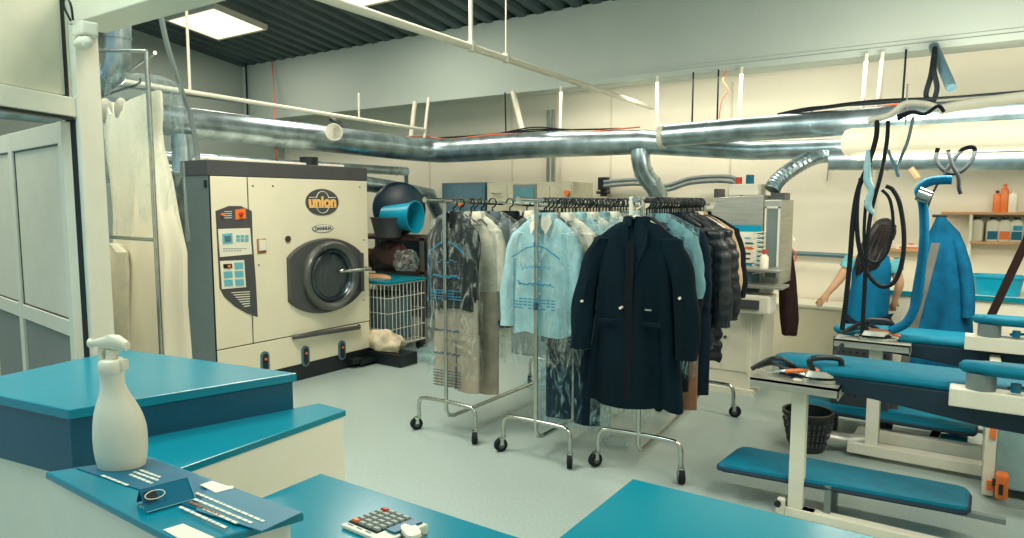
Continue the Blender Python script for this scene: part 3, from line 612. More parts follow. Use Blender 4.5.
# ================================================================== DRESS RAIL AT LEFT
def dress_corner():
    y = 2.2
    p_top, p_bot = at(143, 52, 'y', y), at(165, 356, 'y', y)
    x = (p_top.x+p_bot.x)/2
    L = lambda px, py: at(px, py, 'y', y)
    t = empty('dress_rail', (x, y, 0), 'thin chromed garment frame beside the white partition post', 'rail')
    zt, zm = L(143, 52).z, L(158, 240).z
    b = MB(); b.cyl((0, 0, 0), (0, 0, zt), .014, 10); b.build('post', M['steel'], t, smooth=True)
    b = MB(); b.cyl((-.9, -.1, zt+.1), (0, 0, zt), .011, 8); b.cyl((-.9, .3, zt-.02), (0, .05, zt), .011, 8); b.build('top_rail', M['steel'], t, smooth=True)
    b = MB(); b.cyl((-.9, 0, zm), (0, 0, zm), .012, 8); b.build('cross_rail', M['steel'], t, smooth=True)
    b = MB(); b.cyl((-.9, 0, 0), (-.9, 0, zt), .014, 8); b.build('post', M['steel'], t, smooth=True)
    # dress: lofted gown along its measured outline at y 2.45
    yd = 2.45
    rows = [(96, 128, 172-0, 0.0)]
    outline = [(92, 100, 112), (104, 103, 160), (118, 107, 160), (132, 110, 158), (150, 113, 158), (180, 118, 165), (215, 122, 170), (250, 122, 178), (300, 121, 178), (340, 120, 181), (385, 118, 184)]
    b = MB(); rings = []
    def PX(px, py): return at(px, py, 'y', yd)
    for i, (py, l, r) in enumerate(outline[1:]):
        a, c = PX(l, py), PX(r, py); cx, hw = (a.x+c.x)/2, (c.x-a.x)/2; z = a.z; ring = []
        for k in range(40):
            th = 2*PI*k/40; f = 1 + (.10*math.sin(th*7+i*.5)+.05*math.sin(th*13+1))*min(1, i/6)
            dip = 0
            if i == 0:
                dip = -.10*math.exp(-((math.cos(th)+.05)/.22)**2) + .03*math.cos(th*2)
            ring.append(Vector((cx+hw*math.cos(th)*(1+.05*math.sin(th*9)*min(1, i/6)), yd+(.09+.012*i)*math.sin(th)*f, z+dip)))
        rings.append(ring)
    b.rings(rings, cap0=False, cap1=False)
    ox = PX(140, 200).x; o = b.build('wedding_dress', mat('ivory_satin', (232, 226, 204), .45, var=.05, scale=5, bump=.15, bscale=6, stretch=(1, 1, .25)), None, smooth=True)
    tag(o, 'long ivory wedding dress hanging in clear plastic beside the partition post', 'dress')
    # padded cups as a part
    for s, px in ((0, 117), (1, 133)):
        c = PX(px, 112); b = MB(); bmesh.ops.create_uvsphere(b.bm, u_segments=16, v_segments=10, radius=1)
        for v in b.bm.verts: v.co = Vector((v.co.x*.055, v.co.y*.04, v.co.z*.085)) + Vector((c.x, yd-.075, c.z))
        b.build('bodice_cup', mat('satin_lining', (172, 166, 148), .6), o, smooth=True)
    # film cover
    b = MB(); rings = []
    for i, (py, l, r) in enumerate([(80, 118, 150), (90, 112, 166), (110, 110, 169), (150, 112, 169), (200, 118, 169), (240, 124, 170)]):
        a, c = PX(l, py), PX(r, py); cx, hw = (a.x+c.x)/2, (c.x-a.x)/2
        rings.append([Vector((cx+hw*math.cos(2*PI*k/36), yd+.03+(.15+.012*i)*math.sin(2*PI*k/36)*(1+.1*math.sin(k*1.7+i)), a.z)) for k in range(36)])
    b.rings(rings, cap1=False); o = b.build('garment_cover', plastic_film('dress_film', (190, 212, 214), .05), None, smooth=True); tag(o, 'bluish clear plastic cover over the wedding dress', 'cover')
    # second white gown, lower left
    b = MB(); rings = []
    for i, (py, l, r) in enumerate([(243, 102, 118), (250, 98, 126), (270, 98, 128), (300, 98, 128), (345, 98, 130), (385, 98, 132)]):
        a, c = at(l, py, 'y', 2.26), at(r, py, 'y', 2.26); cx, hw = (a.x+c.x)/2, (c.x-a.x)/2
        rings.append([Vector((cx+hw*math.cos(2*PI*k/30), 2.26+.06*math.sin(2*PI*k/30)*(1+.2*math.sin(k*1.9+i*.4)), a.z)) for k in range(30)])
    b.rings(rings, cap1=False); o = b.build('white_gown', mat('white_tulle', (206, 204, 184), .7, var=.08, scale=7), None, smooth=True); tag(o, 'folded white gown hanging below cross rail, left of wedding dress', 'dress')
    o = cable('dress_hanger', [PX(140, 78), PX(138, 84), PX(120, 90), PX(104, 96)], .008, M['black'], 'black hanger carrying the wedding dress', 'hanger')
    # lamp / sensor on post
    c = at(83, 43, 'y', 1.5); t = empty('wall_spotlight', c, 'small white sensor lamp at top of partition post', 'lamp')
    b = MB(); b.lathe([(.001, -.05), (.022, -.04), (.030, 0), (.026, .035), (.001, .05)], (0, 0, 0), 16, 'x'); b.build('lamp_head', M['offw'], t, smooth=True)
    b = MB(); b.box((-.05, -.02, .03), (.04, .05, .09), bev=.01); b.build('bracket', M['offw'], t)
    b = MB(); b.tube([(-.03, -.03, .09), (-.04, -.05, .15), (-.02, -.05, .19), (0, -.04, .15), (-.01, -.03, .09)], .005, 6, smooth=5); b.build('cord', M['black'], t)
dress_corner()
# ================================================================== CLOTHES RACKS
BARZ = 1.715
def rack(xc, y0, y1, hw, label, over=.22, tilt=.0):
    t = empty('clothes_rack', (xc, y0, 0), label, 'clothes rack', 'rolling clothes racks')
    L = y1-y0; z0 = BARZ+.0
    b = MB(); b.cyl((0, -over, z0), (0, L+.12, z0-tilt), .0175, 10)
    b.cyl((0, -over-.012, z0), (0, -over+.012, z0), .02, 10); b.build('top_bar', M['steel'], t, smooth=True)
    for k, yy in enumerate((0, L)):
        zt = z0-tilt*k
        b = MB(); s = 1 if k == 0 else -1
        b.tube([(0, yy, zt), (0, yy, .8), (0, yy, .26), (0, yy, .19), (0, yy+s*.03, .145), (0, yy+s*.09, .13)], .0145, 10); b.build('pole', M['steel'], t, smooth=True)
        b = MB(); b.cyl((0, yy, 1.0), (0, yy, 1.05), .019, 10); b.build('height_collar', M['char'], t, smooth=True)
        b = MB(); b.tube([(-hw, yy, .085), (-hw, yy, .19), (-hw+.02, yy, .235), (-hw+.07, yy, .25), (0, yy, .255), (hw-.07, yy, .25), (hw-.02, yy, .235), (hw, yy, .19), (hw, yy, .085)], .0145, 10, smooth=3); b.build('foot_arch', M['steel'], t, smooth=True)
        for sx in (-1, 1):
            b = MB(); a = .5*sx+k; dx, dy = math.cos(a)*.017, math.sin(a)*.017
            c = Vector((sx*hw + .02*math.sin(a), yy-.02, .045))
            b.cyl(c-Vector((dx, dy, 0)), c+Vector((dx, dy, 0)), .045, 20)
            w = b.build('caster', M['rubber'], t, smooth=True)
            b = MB(); b.cyl(c-Vector((dx, dy, 0))*1.15, c+Vector((dx, dy, 0))*1.15, .022, 14); b.build('hub', M['char'], w, smooth=True)
            b = MB(); b.cyl((sx*hw, yy, .06), (sx*hw, yy, .105), .017, 10); b.box((c.x-.022, c.y-.012, .045), (c.x+.022, c.y+.016, .094), rz=a+PI/2*0, bev=.004); b.build('caster_fork', M['steel'], w)
    b = MB(); b.cyl((0, .08, .13), (0, L-.08, .13), .0145, 10); b.build('base_rail', M['steel'], t, smooth=True)
    return t
R1, R2, R3 = -3.14, -2.36, -1.69
rack(R1, 3.8, 5.35, .265, 'rolling chrome clothes rack nearest the dry cleaning machine', .2, .05)
rack(R2, 3.78, 5.25, .26, 'middle rolling chrome clothes rack with pale blue shirt in front', .2, .05)
rack(R3, 3.92, 5.42, .27, 'rolling chrome clothes rack carrying the long navy coat', .12, .03).rotation_euler = (0, 0, .08)

def r3(y): return R3 - .08*(y-3.92)
def cloth(name, rgb, rough=.9, var=.1, bump=.25): return mat(name, rgb, rough, var=var, scale=10, bump=bump, bscale=16, spec=.2)
def body_rings(w, L, d, seed, flare=1.0, fold=.10, puffer=0, neck=.075, n=44, shoulder=.095, waist=1.0):
    rings = []; rows = [0, .02, .045, shoulder, shoulder+.05, .2] + [.2+(L-.2)*i/13 for i in range(1, 14)]
    if puffer: rows = [0, .02, .045, shoulder] + [shoulder+(L-shoulder)*i/44 for i in range(1, 45)]
    rnd = random.Random(seed); ph = [rnd.uniform(0, 6.28) for _ in range(4)]
    for h in rows:
        if h <= shoulder: hw = neck+(w/2-neck)*(h/shoulder)**.75
        else:
            u = (h-shoulder)/(L-shoulder); hw = w/2*((1-u)*(1) + u*flare)*(1-(1-waist)*math.sin(PI*min(1, u*1.3)))
        dd = d*(.45+.55*min(1, h/.22)); pf = 1
        if puffer: pf = 1+.10*abs(math.sin((h-.02)/puffer*PI))**.6-.05
        u = h/L; ring = []
        for k in range(n):
            th = 2*PI*k/n; c, s_ = math.cos(th), math.sin(th)
            f = 1+fold*min(1, u*1.6)*(math.sin(th*5+ph[0]+u*1.2)+.6*math.sin(th*9+ph[1])+.35*math.sin(th*14+ph[2]-u))
            x = hw*math.copysign(abs(c)**.8, c)*pf; y = dd*math.copysign(abs(s_)**.75, s_)*f*(pf**1.5 if puffer else 1)
            z = -h + (.012*math.sin(th*4+ph[3]) if h >= L-1e-6 else 0)
            if h < .001: z -= .02*max(0, -s_)
            ring.append(Vector((x, y, z)))
        rings.append(ring)
    return rings
def sleeve(b, sx, w, d, Ls, r0, r1, seed, fwd=.02, puffer=0, out=.03):
    rnd = random.Random(seed+sx); x0 = sx*(w/2-.045)
    P = [Vector((x0, 0, -.095)), Vector((x0+sx*.035, -.005, -.155)), Vector((x0+sx*(.05+out*.5), -fwd*.5, -.3)), Vector((x0+sx*(.05+out), -fwd, -.3-(Ls-.3)*.5)), Vector((x0+sx*(.045+out*1.1), -fwd*1.6, -Ls))]
    Q = catmull(P, 10 if puffer else 5); n = 14; rings = []
    for i, p in enumerate(Q):
        u = i/(len(Q)-1); r = (r0*(1-u)+r1*u)*(1 if u > .06 else .75)
        if puffer: r *= .92+.16*abs(math.sin((p.z)/puffer*PI))
        rings.append([p+Vector((r*math.cos(2*PI*k/n)*(1+.1*math.sin(u*17+k)), r*.8*math.sin(2*PI*k/n)*(1+.12*math.sin(u*9+k*2.2+seed)), 0)) for k in range(n)])
    b.rings(rings)
def hanger(xc, y, zb, w=.42, m=None, yaw=0):
    """plastic coat hanger, hook over the bar"""
    b = MB(); b.tube([(.0, .0, 0), (.022, 0, .010), (.034, 0, .034), (.022, 0, .060), (0, 0, .068), (-.024, 0, .058), (-.034, 0, .034)][::-1] + [(0, 0, -.01), (0, 0, -.045)], .0058, 6, smooth=3)
    b.tube([(-w/2, 0, -.125), (-w*.3, 0, -.085), (0, 0, -.045), (w*.3, 0, -.085), (w/2, 0, -.125)], .009, 6, smooth=3)
    b.tube([(-w/2, 0, -.125), (w/2, 0, -.125)], .005, 6)
    o = b.build('clothes_hanger', m or M['black'], None, smooth=True); o.location = (xc, y, zb-.042); o.rotation_euler = (0, 0, yaw)
    return o
H0 = {}
def put_hanger(rk, xc, y, zb, yaw=0, m='black'):
    if m not in H0: o = hanger(xc, y, zb, .33, M[m]); H0[m] = o
    else: o = H0[m].copy(); COL.objects.link(o); o.location = (xc, y, zb-.042)
    o.rotation_euler = (0, 0, yaw)
    return tag(o, {1: 'black plastic hanger hooked over the bar of the left rack', 2: 'black plastic hanger hooked over the bar of the middle rack', 3: 'black plastic hanger hooked over the bar of the navy coat rack'}[rk] if m == 'black' else 'white wire hanger holding the navy coat', 'hanger', f'hangers on the {["", "left", "middle", "right"][rk]} rack' if m == 'black' else None)
def jacket(name, rk, xc, y, w, L, d, m, label, cat, seed=1, Ls=.62, r0=.06, r1=.045, yaw=0, flare=1, puffer=0, zdrop=.095, collar=True, placket=None, buttons=0, out=.03, fwd=.02, fold=.10, lapel=None, hang=True, tilt=.0, waist=1.0):
    zb = BARZ - .014
    t = empty(name, (xc, y, zb-zdrop), label, cat, None, yaw)
    b = MB(); b.rings(body_rings(w, L, d, seed, flare, fold, puffer, waist=waist), cap0=False, cap1=False); b.build('body_panel', m, t, smooth=True)
    if Ls:
        for sx in (-1, 1):
            b = MB(); sleeve(b, sx, w, d, Ls, r0, r1, seed, fwd, puffer, out); b.build('sleeve', m, t, smooth=True)
    if collar:
        b = MB()
        b.rings([[Vector(((.07+.01*q)*math.cos(a), (.045+.012*q)*math.sin(a), zz + (-.03 if abs(a+PI/2) < .5 else 0)*q)) for a in [-PI/2+.12+(2*PI-.24)*k/20 for k in range(21)]] for q, zz in ((0, .0), (0, .022), (1, .018), (2, -.03))], closed=False)
        b.build('collar', m, t, smooth=True, solid=.006)
    if placket:
        b = MB(); rr = [[Vector((x_, -dd-.006, z_)) for x_ in (-.016, .016)] for z_, dd in [(-L*i/12, d*(.45+.55*min(1, L*i/12/.22))) for i in range(1, 13)]]
        b.rings(rr, closed=False); b.build('placket', placket, t, solid=.004)
    if lapel:
        for sx in (-1, 1):
            b = MB(); b.extr([(sx*.03, -d*.6-.012, -.0), (sx*.095, -d*.8-.012, -.05), (sx*.10, -d-.012, -.13), (sx*.012, -d-.016, -.36)], (0, .01, 0)); b.build('lapel', lapel, t, bevel=.003)
    for i in range(buttons):
        zz = -.12-(L-.3)*i/max(1, buttons-1)
        b = MB(); b.cyl((.03 if lapel else 0, -d-.02, zz), (.03 if lapel else 0, -d-.010, zz), .009, 10); b.build('button', M['offw'] if not lapel else M['steel'], t)
    if hang: put_hanger(rk, xc, y, zb, yaw)
    return t
def trousers(name, rk, xc, y, w, z0, z1, m, label, yaw=0, seed=0, waist=True, cat='trousers'):
    t = empty(name, (xc, y, z0), label, cat, None, yaw); L = z0-z1; rnd = random.Random(seed)
    if waist: b = MB(); b.rings([[Vector((w/2*.96*math.cos(a), .035*math.sin(a), -h)) for a in [2*PI*k/24 for k in range(24)]] for h in (0, .04, .2, .3)]); b.build('waist', m, t, smooth=True)
    for sx in (-1, 1):
        rings = []
        for i in range(10):
            u = i/9; h = (.25 if waist else 0)+(L-(.25 if waist else 0)+(.02 if sx > 0 else 0))*u; hw = w/4*(1.02-.08*u)
            rings.append([Vector((sx*w/4*(1+.05*u)+hw*math.copysign(abs(math.cos(a))**.8, math.cos(a)), (.03)*math.sin(a)*(1+.2*math.sin(a*5+u*2+sx)), -h)) for a in [2*PI*k/24 for k in range(24)]])
        b = MB(); b.rings(rings); b.build('trouser_leg', m, t, smooth=True)
    return t
def cover(rk, xc, y, w, L, d, label, yaw=0, seed=3, prints=True, m=None, zdrop=.06, below=None, flare=1.03):
    zb = BARZ-.014-zdrop; t = empty('garment_cover', (xc, y, zb), label, 'plastic cover', None, yaw)
    b = MB(); R_ = body_rings(w, L, d, seed, flare, .13, 0, neck=.03, shoulder=.10, n=56); b.rings(R_, cap0=False, cap1=False); b.build('film', m or M['film'], t, smooth=True)
    if prints:
        ink = mat('blue_ink', (20, 120, 156), .5, var=0)
        yy = -d*1.22-.004
        b = MB(); b.tube([(-w*.34, yy, -.30), (-w*.12, yy, -.235), (-.01, yy, -.225), (-.01, yy, -.20)], .0045, 5); b.tube([(w*.34, yy, -.30), (w*.14, yy, -.235), (.02, yy, -.22)], .0045, 5)
        b.tube([(-w*.31, yy, -.31), (-w*.31, yy, -.66)], .003, 5)
        b.build('hanger_print', ink, t)
        def scribble(zc, wd, amp, nn, r, sd):
            rn = random.Random(sd); P_ = [Vector((-wd/2+wd*i/nn, yy, zc+amp*rn.uniform(-1, 1)*(1.2 if i in (0, 1, nn//2) else .7) - .02*math.cos(PI*i/nn)*0)) for i in range(nn+1)]
            q = MB(); q.tube(P_, r, 4, smooth=3); return q
        scribble(-.36, w*.42, .018, 22, .0022, seed).build('script_print', ink, t)
        scribble(-.47, w*.52, .016, 44, .0042, seed+1).build('script_print', ink, t)
        b = MB()
        for k in range(4):
            for j in range(9):
                if random.Random(seed*50+k*9+j).random() < .85: b.box((-w*.30+w*.066*j, yy-.001, -.575-.02*k), (-w*.30+w*.066*j+w*.05, yy+.001, -.567-.02*k))
        b.build('text_print', ink, t)
        if below:
            scribble(-below, w*.5, .014, 40, .004, seed+5).build('script_print', mat('navy_ink', (30, 80, 100), .5, var=0), t)
            scribble(-below-.17, w*.5, .014, 40, .004, seed+6).build('script_print', mat('navy_ink', (30, 80, 100), .5, var=0), t)
            b = MB()
            for k in range(6):
                for j in range(8): b.box((-w*.28+w*.07*j, yy-.001, -below-.3-.022*k), (-w*.28+w*.07*j+w*.055, yy+.001, -below-.293-.022*k))
            b.build('text_print', mat('navy_ink', (30, 80, 100), .5, var=0), t)
    return t
C = dict(dark=cloth('dark_grey_wool', (28, 36, 40)), beige=cloth('beige_cotton', (176, 164, 146)), cream=cloth('cream_cotton', (216, 210, 190)), grey=cloth('grey_wool', (84, 100, 108)),
         blue=cloth('pale_blue_cotton', (160, 200, 206), .8), blue2=cloth('sky_blue_cotton', (120, 184, 200), .8), navy=mat('deep_navy_wool', (4, 28, 38), .9, var=.2, scale=6, bump=.5, bscale=7, spec=.15, stretch=(1, 1, .35)), navy2=cloth('navy_denim', (14, 36, 52)),
         black=cloth('black_cloth', (14, 22, 28)), puff=mat('black_nylon', (14, 24, 32), .42, var=.1, scale=9, bump=.3, bscale=22, spec=.5), puff2=mat('slate_nylon', (28, 40, 48), .42, var=.1, scale=9, bump=.3, bscale=22),
         tan=cloth('tan_cotton', (186, 160, 128)), brown=cloth('brown_suede', (140, 104, 78)), teal=cloth('teal_satin', (110, 156, 164), .5), white=cloth('white_cotton', (222, 218, 200)))
# --- left rack
jacket('suit_jacket', 1, R1, 3.90, .38, .68, .055, C['dark'], 'dark grey jacket in clear plastic, first on the left rack', 'jacket', 2, .62, .05, .04, yaw=.06, lapel=C['dark'], out=-.02)
trousers('beige_trousers', 1, R1+.02, 3.90, .40, 1.0, .34, C['beige'], 'beige trousers hanging below the dark grey jacket', .05, 2)
cover(1, R1+.01, 3.90, .45, 1.22, .085, 'clear printed plastic cover over dark jacket and beige trousers', .06, 4, True, below=.86)
jacket('shirt', 1, R1+.04, 4.10, .42, .78, .045, C['cream'], 'cream shirt directly behind the dark grey jacket', 'shirt', 6, .55, .05, .04, .1)
cover(1, R1+.04, 4.10, .50, 1.12, .07, 'clear plastic cover over the cream shirt on left rack', .1, 8, False)
trousers('beige_trousers', 1, R1+.09, 4.04, .36, 1.05, .30, C['beige'], 'longer beige trousers under the cream shirt on left rack', .3, 3)
jacket('grey_jacket', 1, R1+.06, 4.30, .44, .8, .05, C['grey'], 'grey jacket in the middle of the left rack', 'jacket', 9, .6, .05, .04, .05)
cover(1, R1+.06, 4.30, .50, .98, .07, 'clear plastic cover over grey jacket on left rack', .05, 11, False)
jacket('black_jacket', 1, R1+.05, 4.55, .46, .92, .05, C['black'], 'black jacket behind the grey jacket on left rack', 'jacket', 12, .6, .05, .04, .0)
jacket('white_shirt', 1, R1+.05, 4.8, .46, .8, .05, C['white'], 'white shirt near far end of the left rack', 'shirt', 14, .6, .05, .04, 0)
cover(1, R1+.05, 4.8, .52, 1.1, .07, 'clear plastic cover over the white shirt on left rack', 0, 13, False)
jacket('dark_coat', 1, R1+.06, 5.1, .46, .95, .05, C['navy2'], 'dark blue coat at far end of the left rack', 'coat', 15, .6, .05, .04, 0)
# --- middle rack
for k in range(1): jacket('navy_jacket', 3, r3(4.5), 4.5, .42, .95, .05, C['navy2'], 'dark navy jacket in the middle of the right rack, mostly hidden', 'jacket', 60, .6, .055, .045, .1)
bs = jacket('blue_shirt', 2, R2, 3.88, .42, .78, .06, C['blue'], 'pale blue shirt in printed plastic, first on the middle rack', 'shirt', 21, .74, .062, .055, .04, flare=1.12, placket=C['blue2'], buttons=6, out=.05)
for sx in (-1, 1):
    MB().extr([(sx*.012, -.062, -.02), (sx*.06, -.045, .02), (sx*.085, -.055, -.04), (sx*.055, -.085, -.115), (sx*.018, -.08, -.06)], (0, .006, 0)).build('collar_wing', C['white'], bs)
cover(2, R2, 3.88, .52, 1.02, .095, 'clear plastic cover with blue printed hanger over the pale blue shirt', .04, 22, True, flare=1.0)
cols = [('white_shirt', 'white', 'shirt'), ('blue_shirt', 'blue', 'shirt'), ('white_shirt', 'white', 'shirt'), ('teal_blouse', 'teal', 'blouse'), ('white_shirt', 'white', 'shirt'), ('navy_jacket', 'navy2', 'jacket'), ('blue_shirt', 'blue2', 'shirt'), ('white_shirt', 'cream', 'shirt')]
desc = ['white shirt right behind the front pale blue shirt, middle rack', 'pale blue shirt third on the middle rack', 'white shirt fourth on the middle rack beside teal blouse', 'teal blouse halfway along the middle rack', 'white shirt behind teal blouse on the middle rack', 'navy jacket on the middle rack towards its far end', 'sky blue shirt near far end of the middle rack', 'cream shirt last on the middle rack']
for i, ((nm, ck, cat), ds) in enumerate(zip(cols, desc)):
    y = 4.03+i*.155
    jacket(nm, 2, R2+.05+.012*i, y, .44, .72+.05*(i % 3), .045, C[ck], ds, cat, 30+i, .6, .055, .045, .05-.02*i, out=.02)
    if i % 2 == 0: cover(2, R2+.05+.012*i, y, .50, .9+.05*(i % 3), .06, 'clear plastic film over the ' + ds, .05-.02*i, 50+i, False)
for i in range(24): put_hanger(2, R2+.01, 3.93+i*.052, BARZ-.014, random.uniform(-.4, .4))
trousers('dark_trousers', 2, R2+.10, 4.10, .40, 1.35, .20, C['navy2'], 'dark navy trousers hanging low behind the pale blue shirt', .15, 31)
cover(2, R2+.11, 4.12, .50, 1.5, .06, 'long clear plastic cover around the dark navy trousers', .15, 33, False, M['filmblue'])
cover(2, R2-.07, 4.22, .4, 1.30, .07, 'loose bluish plastic film hanging low on the middle rack, left side', .1, 36, False, M['filmblue'])
cover(2, R2+.4, 4.35, .34, 1.42, .06, 'loose clear film between dark trousers and navy coat', .1, 37, False, M['film'])
# --- right rack
def navy_coat():
    t = jacket('long_coat', 3, R3-.01, 3.86, .46, 1.13, .085, C['navy'], 'long open navy coat on white hanger, first on the right rack', 'coat', 41, .80, .078, .07, .07, flare=1.34, lapel=C['navy'], out=.095, fwd=.035, fold=.22, hang=False, waist=.94, zdrop=.11)
    b = MB(); b.rings([[Vector((x_+.004*math.sin(i*1.1)-.02*(1-i/12)*(x_ > 0)*0, -.100, -.12-.96*i/12)) for x_ in (-.03, .02)] for i in range(13)], closed=False); b.build('front_opening', C['black'], t, solid=.004)
    for (x_, z_) in ((.30, -.44), (-.05, -.52), (-.31, -.50)):
        b = MB(); b.cyl((x_, -.125 if abs(x_) < .2 else -.105, z_), (x_, -.09, z_), .008, 12); b.build('button', M['offw'], t)
    for sx in (-1, 1):
        b = MB(); b.box((sx*.14-.055, -.115, -.62), (sx*.14+.055, -.10, -.595), bev=.003); b.build('pocket_flap', C['navy'], t)
    b = MB(); b.box((.10, -.115, -.525), (.14, -.105, -.515)); b.build('tag', M['steel'], t)
navy_coat()
put_hanger(3, R3-.01, 3.86, BARZ-.014, .07, 'offw')
t = MB().box((-.011, -.01, -.10), (.013, .01, .012), bev=.005).build('hanger_cloth', M['offw']); t.location = (R3-.02, 3.80, 1.72); tag(t, 'small white cloth tied on the bar above the navy coat', 'cloth')
jacket('teal_blouse', 3, r3(4.0)+.05, 4.03, .46, .62, .05, C['teal'], 'teal satin blouse in plastic right behind the navy coat', 'blouse', 43, .48, .055, .045, .1)
cover(3, r3(4.0)+.05, 4.03, .53, 1.0, .075, 'glossy clear cover over the teal blouse behind the navy coat', .1, 44, False, M['filmblue'])
cover(3, R3-.22, 4.12, .4, 1.40, .07, 'long clear film hanging left of the navy coat', .1, 45, False)
trousers('brown_skirt', 3, r3(4.4)+.12, 4.4, .24, 1.1, .34, C['brown'], 'brown suede skirt whose hem shows under navy coat', .1, 46, True, 'skirt')
jacket('black_jacket', 3, r3(4.2), 4.2, .46, 1.12, .05, C['black'], 'black jacket between teal blouse and the puffer coats', 'jacket', 47, .6, .055, .045, .1)
jacket('puffer_coat', 3, r3(4.85)+.0, 4.78, .48, .95, .09, C['puff2'], 'slate puffer coat in front of the black puffer coat', 'coat', 48, .78, .078, .065, .25, puffer=.082, zdrop=.10, out=.05)
jacket('puffer_coat', 3, r3(4.98)-.02, 4.98, .54, 1.08, .09, C['puff'], 'black quilted puffer coat behind the slate one, right rack', 'coat', 49, .76, .078, .065, .2, puffer=.082, out=.05)
trousers('denim_trousers', 3, r3(4.5)+.14, 4.5, .3, 1.2, .42, C['navy2'], 'narrow denim trousers showing under the puffer coats', .2, 51)
sm = cloth('striped_cloth', (214, 206, 186)); 
jacket('striped_shirt', 3, r3(5.1)-.02, 5.12, .50, .74, .05, C['white'], 'white shirt showing a pale edge behind black puffer coat', 'shirt', 52, .66, .055, .045, .12, out=.05)
jacket('tan_jacket', 3, r3(5.2)-.02, 5.24, .50, .66, .05, C['tan'], 'tan jacket behind white shirt near far end of right rack', 'jacket', 53, .6, .06, .05, .12, out=.05)
jacket('black_coat', 3, r3(5.3)-.02, 5.36, .52, .68, .06, C['black'], 'black coat last on the right rack beside the finisher', 'coat', 54, .64, .065, .055, .1, out=.05)
for i in range(26): put_hanger(3, r3(3.97+i*.052)+.01, 3.97+i*.052, BARZ-.014, random.uniform(-.5, .5))
# more hooks: bundled empty hangers
for i in range(3): put_hanger(1, R1, 3.98+i*.13, BARZ-.014, random.uniform(-.2, .2))

